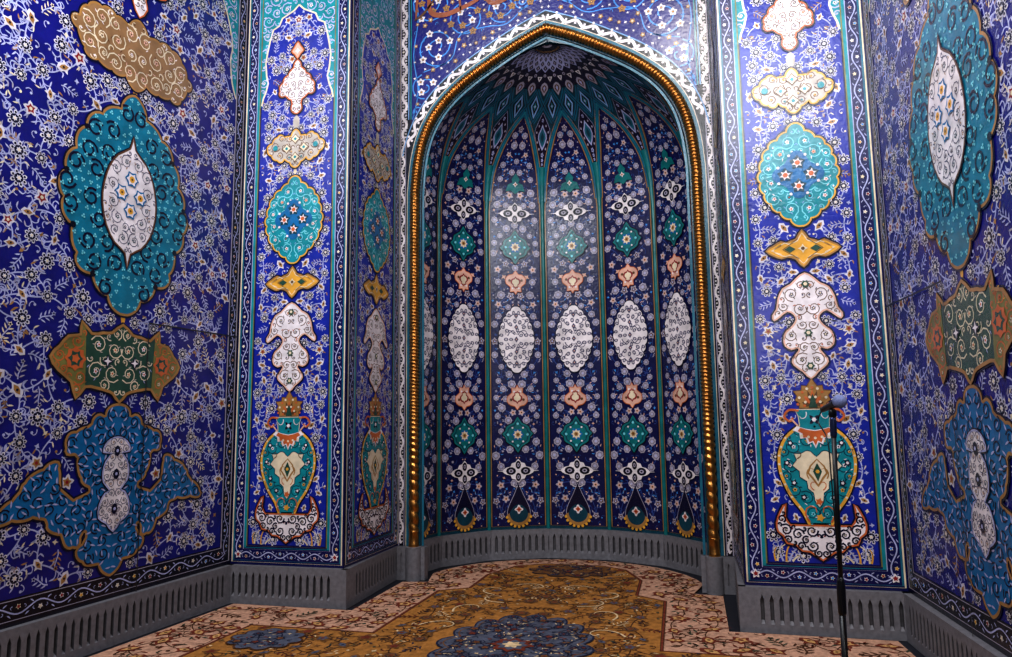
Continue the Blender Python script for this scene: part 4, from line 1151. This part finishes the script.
# plinths under the gilded rope
def plinth(s, label):
    t = thing('column_plinth', label, 'plinth', (s * 1.42, YF, 0), 0, 'stone plinths under the rope molding')
    def box(name, x0, x1, y0, y1, z1, m):
        v = [(x0, y0, 0), (x1, y0, 0), (x1, y1, 0), (x0, y1, 0), (x0, y0, z1), (x1, y0, z1), (x1, y1, z1), (x0, y1, z1)]
        return solid(name, v, [(0, 1, 2, 3), (4, 5, 6, 7), (0, 1, 5, 4), (1, 2, 6, 5), (2, 3, 7, 6), (3, 0, 4, 7)], m, t)
    xa, xb = sorted((s * (1.455 - 1.42), s * (XO - .006 - 1.42)))
    zt = ZB - .006
    # flat block with one pointed flute
    v, f = [], []
    def q(*p):
        n = len(v); v.extend(p); f.append(tuple(range(n, n + len(p))))
    y0 = -.055; c = (xa + xb) / 2
    R_ = [(xa, y0, 0), (xb, y0, 0), (xb, y0, zt), (c, y0, zt), (xa, y0, zt)]
    S_ = [(c - .011, y0, .07), (c + .011, y0, .07), (c + .011, y0, .22), (c, y0, .26), (c - .011, y0, .22)]
    D_ = [(x, y0 + .015, z) for x, _, z in S_]
    for j in range(5):
        k = (j + 1) % 5; q(R_[j], R_[k], S_[k], S_[j]); q(S_[j], S_[k], D_[k], D_[j])
    q(*D_); q((xa, y0, zt), (xb, y0, zt), (xb, 0, zt), (xa, 0, zt)); q((xa, y0, 0), (xa, 0, 0), (xa, 0, zt), (xa, y0, zt)); q((xb, y0, 0), (xb, 0, 0), (xb, 0, zt), (xb, y0, zt))
    solid('flat_block', v, f, 'stone', t)
    # rounded drum
    pv = []; N = 18
    x0 = s * (1.385 - 1.42)
    ring = [(x0 + .075 * math.cos(PI + PI * i / N), -.03 + .075 * math.sin(PI + PI * i / N)) for i in range(N + 1)] + [(x0 + .075, .04), (x0 - .075, .04)]
    n = len(ring)
    vv = [(x, y, 0) for x, y in ring] + [(x, y, ZB - .004) for x, y in ring]
    ff = [tuple(range(n)), tuple(range(n, 2 * n))] + [(i, (i + 1) % n, n + (i + 1) % n, n + i) for i in range(n)]
    solid('rounded_drum', vv, ff, 'stone', t)
    box('inner_block', *sorted((x0 - s * .075, x0 - s * .112)), -.03, .06, ZB - .008, 'stone')
plinth(-1, 'grey stone plinth under the left foot of the gilded rope')
plinth(1, 'grey stone plinth under the right foot of the gilded rope')

# ------------------------------------------------------------------ carpet
cp = thing('carpet', 'patterned wool carpet, pink border around a golden field, laid into the niche', 'carpet', (0, 5, 0))
gx = B - PR - .07
def rim(r, n=18): return [(RX * r * math.sin(t_), NY0 + RY * r * math.cos(t_)) for t_ in [PI / 2 - PI * i / n for i in range(n + 1)]]
CUT = YP - PR - .05
side = lambda u, o: (wpt(1, u)[0] - o, wpt(1, u)[1])
OUT_R = [side(L, .12), (side(.1, .12)[0], CUT), (1.44, CUT), (1.44, 6.56), (1.2, 6.6)]
arc = [p for p in rim(.86) if p[1] > 6.8]
OUTL = OUT_R + arc + [(-x, y) for x, y in reversed(OUT_R)]
OUTL = [(x, max(y, 2.4)) for x, y in OUTL]
FLD_R = [(2.02, 2.4), (2.0, 4.1), (1.98, 4.96), (1.0, 4.96), (.975, 6.27), (.735, 6.42), (.73, 7.0), (.55, 7.45), (.3, 7.6)]
FLD = FLD_R + [(-x, y) for x, y in reversed(FLD_R)]
CZ = .012
def cfn(u, v, l): return (u, v - 5, CZ + .0008 * l)
body = Art(cfn)
body.poly(OUTL, 'wool_pink', 0)
n = len(OUTL); k = len(body.v)
for i in range(n):
    p, q = OUTL[i], OUTL[(i + 1) % n]
    body.v += [(p[0], p[1] - 5, -.002), (q[0], q[1] - 5, -.002), (q[0], q[1] - 5, CZ), (p[0], p[1] - 5, CZ)]
    body.f.append((k, k + 1, k + 2, k + 3)); body.m.append(body.mi('wool_brown')); k += 4
PAL_CB = dict(stem='wool_brown', petal='wool_rust', dark='wool_brown', eye='wool_cream', warm='wool_tan', eye2='wool_rust', leafs=['wool_rust', 'wool_brown', 'wool_green', 'wool_brown', 'wool_rust'], kinds=[2, 2, 2, 1])
PAL_CF = dict(stem='wool_brown', petal='wool_umber', dark='wool_navy', eye='wool_rust', warm='wool_slate', eye2='wool_rust', leafs=['wool_brown', 'wool_rust', 'wool_navy', 'wool_green', 'wool_cream', 'wool_umber'], kinds=[2, 1, 3, 2])
PAL_CM = dict(stem='wool_navy', petal='wool_navy', dark='wool_slate', eye='wool_rust', warm='wool_umber', eye2='wool_rust', leafs=['wool_navy', 'wool_rust', 'wool_cream', 'wool_navy'], kinds=[2, 3, 1])
vines(body, Region(OUTL, (FLD,), .03), .2, PAL_CB, 51, True, .085, .008, .35, 2, 4)
cb = body.build('border', cp)
fld = Art(cfn)
fld.poly(FLD, 'wool_gold', 7); outline(fld, FLD, 'wool_brown', .03, 8); outline(fld, FLD, 'wool_rust', .016, 9)
def lobed(c, rx, ry, n, amp): return [(c[0] + rx * (1 - amp + amp * abs(math.cos(n * t_ / 2))) * math.cos(t_), c[1] + ry * (1 - amp + amp * abs(math.cos(n * t_ / 2))) * math.sin(t_)) for t_ in (2 * PI * i / 96 for i in range(96))]
MED = lobed((.05, 4.85), .52, .78, 16, .14)
MED2 = lobed((.04, 7.3), .42, .3, 10, .22)
MEDS = [lobed((s * 1.66, 4.66), .26, .24, 10, .2) for s in (-1, 1)]
vines(fld, Region(FLD, [MED, MED2] + MEDS, .03), .19, PAL_CF, 53, True, .066, .009, .35, 9, 5)
for s in (-1, 1):
    for (x, y, an) in ((.45, 6.2, .4), (.35, 6.6, 2.5), (.62, 5.6, 1.2), (.3, 5.95, 0), (.75, 5.2, 2.)):
        curl(fld, (s * x, y), an if s > 0 else PI - an, .45, s * 3.6, .018, 'wool_cream', 13, 12)
fld.build('field', cp)
md = Art(cfn)
for m_, seed in ((MED, 61), (MED2, 62)):
    outline(md, m_, 'wool_navy', .03, 15); md.poly(m_, 'wool_slate' if m_ is MED else 'wool_umber', 16); outline(md, scale(m_, .93), 'wool_umber', .01, 17)
    vines(md, Region(m_, (), .03), .11, PAL_CM, seed, False, .05, .01, .4, 17, 4)
for s, m_ in zip((-1, 1), MEDS):
    outline(md, m_, 'wool_brown', .03, 15); md.poly(m_, 'wool_slate', 16); vines(md, Region(m_, (), .03), .12, PAL_CM, 63, False, .05, .01, .36, 17, 3)
c0 = (.04, 4.85)
md.scallop(c0, .15, 8, .15, 'wool_rust', 23, 0, 32); md.scallop(c0, .11, 8, .15, 'wool_slate', 24, 0, 32); md.scallop(c0, .07, 6, .2, 'wool_cream', 25, 0, 24)
md.build('medallion', cp)

# ------------------------------------------------------------------ microphone on a stand
MY = 3.2
def ray(px, py):
    u, v_ = (px - 506) / F_PX, -(py - 328.5) / F_PX
    c_, s_ = math.cos(ROLL), math.sin(ROLL); a_, b_ = c_ * u - s_ * v_, s_ * u + c_ * v_
    ct, st = math.cos(PITCH), math.sin(PITCH); y_, z_ = ct - st * b_, st + ct * b_
    cy, sy = math.cos(YAW), math.sin(YAW)
    return Vector((cy * a_ - sy * y_, sy * a_ + cy * y_, z_))
CAM = Vector((CX, 0, H))
def at(px, py, Y): d = ray(px, py); return CAM + d * (Y / d.y)
ptop, pbot = at(832.5, 412, MY), at(845.5, 657, MY)
dz = (ptop - pbot).normalized()
base = pbot + (ptop - pbot) * ((0 - pbot.z) / (ptop.z - pbot.z))
def tube(p, q, r0, r1=None, n=16):
    r1 = r1 or r0; d = (q - p); Lq = d.length; M = d.to_track_quat('Z', 'Y').to_matrix()
    v, f = lathe([(r0, 0), (r1, Lq)], n)
    return [tuple(p + M @ Vector(x)) for x in v], f
def lathe_at(p, q, prof_, n=20):
    d = q - p; M = d.to_track_quat('Z', 'Y').to_matrix(); v, f = lathe(prof_, n)
    return [tuple(p + M @ Vector(x)) for x in v], f
st = thing('microphone_stand', 'thin black upright microphone stand in front of the right pier', 'microphone stand', base, 0)
def rel(vf): return [tuple(Vector(x) - base) for x in vf[0]], vf[1]
base = base + dz * .0135
lo = base + dz * .03
clut = at(841.3, 592, MY)
v, f = rel(lathe_at(base, base + Vector((0, 0, 1)), [(.15, .0), (.155, .008), (.15, .02), (.06, .032), (.022, .04), (.02, .06)], 32)); solid('round_base', v, f, 'mic_black', st, True)
v, f = rel(tube(lo, clut, .0122)); solid('lower_tube', v, f, 'mic_black', st, True)
v, f = rel(tube(clut - dz * .02, ptop, .0095)); solid('upper_tube', v, f, 'mic_black', st, True)
v, f = rel(lathe_at(clut - dz * .075, clut + dz * .07, [(.012, 0), (.0155, .01), (.0165, .05), (.0165, .1), (.014, .13), (.0105, .145)])); solid('clutch_grip', v, f, 'mic_black', st, True)
v, f = rel(lathe_at(ptop - dz * .09, ptop, [(.0105, 0), (.013, .01), (.0135, .04), (.013, .07), (.010, .09)])); sl_ = solid('swivel_joint', v, f, 'mic_metal', st, True)
mh = at(839.5, 401.5, MY - .1)
mt = ptop + Vector((-.018, .1, .012))
ax = (mt - mh).normalized()
v, f = rel(lathe_at(ptop - dz * .01 , ptop + Vector((0, 0, .02)), [(.011, 0), (.015, .006), (.016, .018), (.014, .03), (.009, .036)])); solid('clip', v, f, 'mic_black', st, True)
mic = thing('microphone', 'microphone with pale blue-grey round head, held on the stand', 'microphone', mh, 0)
def relm(vf): return [tuple(Vector(x) - mh) for x in vf[0]], vf[1]
R_ = .027
v, f = relm(lathe_at(mh - ax * R_, mh + ax * R_, [(max(.002, R_ * math.sin(PI * i / 16)), R_ - R_ * math.cos(PI * i / 16)) for i in range(17)], 28)); solid('foam_head', v, f, 'mic_foam', mic, True)
v, f = relm(lathe_at(mh + ax * (R_ * .9), mh + ax * .22, [(.019, 0), (.021, .006), (.018, .018), (.015, .05), (.012, .17), (.011, .19)])); solid('handle', v, f, 'mic_black', mic, True)
# cable drooping beside the pole
end = mh + ax * .215
ctrl = [end, end + Vector((-.015, .03, -.05)), at(827.5, 440, MY + .05), at(831.5, 480, MY + .02), at(838, 560, MY - .01), at(842, 600, MY - .02), at(846, 640, MY - .02), pbot + dz * -.3 + Vector((.02, -.02, 0)), base + Vector((.05, -.05, .2)), base + Vector((.19, -.13, .03)), base + Vector((.32, -.2, .008)), base + Vector((.6, -.3, .008))]
P3 = []
for i in range(len(ctrl) - 1):
    p0, p1, p2, p3 = ctrl[max(i - 1, 0)], ctrl[i], ctrl[i + 1], ctrl[min(i + 2, len(ctrl) - 1)]
    for j in range(6):
        t_ = j / 6; P3.append(.5 * (2 * p1 + (p2 - p0) * t_ + (2 * p0 - 5 * p1 + 4 * p2 - p3) * t_ * t_ + (3 * p1 - p0 - 3 * p2 + p3) * t_ ** 3))
P3.append(ctrl[-1])
v, f, NS = [], [], 6
nrm = Vector((1, 0, 0))
for i, p in enumerate(P3):
    d_ = (P3[min(i + 1, len(P3) - 1)] - P3[max(i - 1, 0)]).normalized()
    nrm = (nrm - d_ * nrm.dot(d_)).normalized(); bn = d_.cross(nrm)
    for k in range(NS): v.append(tuple(p + (nrm * math.cos(2 * PI * k / NS) + bn * math.sin(2 * PI * k / NS)) * .003))
for i in range(len(P3) - 1):
    for k in range(NS): f.append((i * NS + k, i * NS + (k + 1) % NS, (i + 1) * NS + (k + 1) % NS, (i + 1) * NS + k))
o = solid('microphone_cable', v, f, 'mic_black', None, True)
o['label'] = 'thin black cable hanging down beside the microphone stand'; o['category'] = 'cable'

# ------------------------------------------------------------------ lights
def area(loc, tgt, size, power, col=(1, 1, 1), sy=None):
    l_ = bpy.data.lights.new('lamp', 'AREA'); l_.energy = power; l_.size = size; l_.color = col
    if sy: l_.shape = 'RECTANGLE'; l_.size_y = sy
    o_ = bpy.data.objects.new('lamp', l_); COL.objects.link(o_)
    o_.location = loc; o_.rotation_euler = (Vector(tgt) - Vector(loc)).to_track_quat('-Z', 'Y').to_euler()
    return o_
area((-2.0, 2.3, 5.2), (-1.9, 6, 2.2), 1.1, 120, (.9, .95, 1))
area((1.95, 2.5, 5.2), (1.9, 6, 2.2), 1.7, 125, (.93, .96, 1))
area((-1.5, -.8, 8.2), (0, 7, 2.4), 1.6, 270, (.93, .96, 1))  # unseen fill light added to lift the niche
area((1.36, 3.3, 6.75), (1.2, 6.6, 4.2), .25, 60, (1, .95, .9))
area((2.15, .5, 2.75), (1.7, 5.6, 2.1), .3, 22, (1, .97, .95))
w = bpy.data.worlds.new('World'); SC.world = w; w.use_nodes = True
w.node_tree.nodes['Background'].inputs[0].default_value = (.55, .62, .85, 1)
w.node_tree.nodes['Background'].inputs[1].default_value = .1

# ------------------------------------------------------------------ camera
cam = bpy.data.cameras.new('camera'); co = bpy.data.objects.new('camera', cam); COL.objects.link(co)
cam.sensor_width = 36; cam.lens = 36 * F_PX / 1012; cam.clip_start = .05
cy, sy, ct, st_ = math.cos(YAW), math.sin(YAW), math.cos(PITCH), math.sin(PITCH)
Rv = Vector((cy, sy, 0)); Fw = Vector((-sy * ct, cy * ct, st_)); Uv = Rv.cross(Fw)
cr_, sr_ = math.cos(ROLL), math.sin(ROLL)
R2 = Rv * cr_ + Uv * sr_; U2 = -Rv * sr_ + Uv * cr_
M = Matrix((R2, U2, -Fw)).transposed().to_4x4(); M.translation = CAM
co.matrix_world = M
SC.camera = co
SC.view_settings.view_transform = 'Standard'
SC.view_settings.look = 'None'
SC.view_settings.exposure = .14
SC.view_settings.gamma = .87
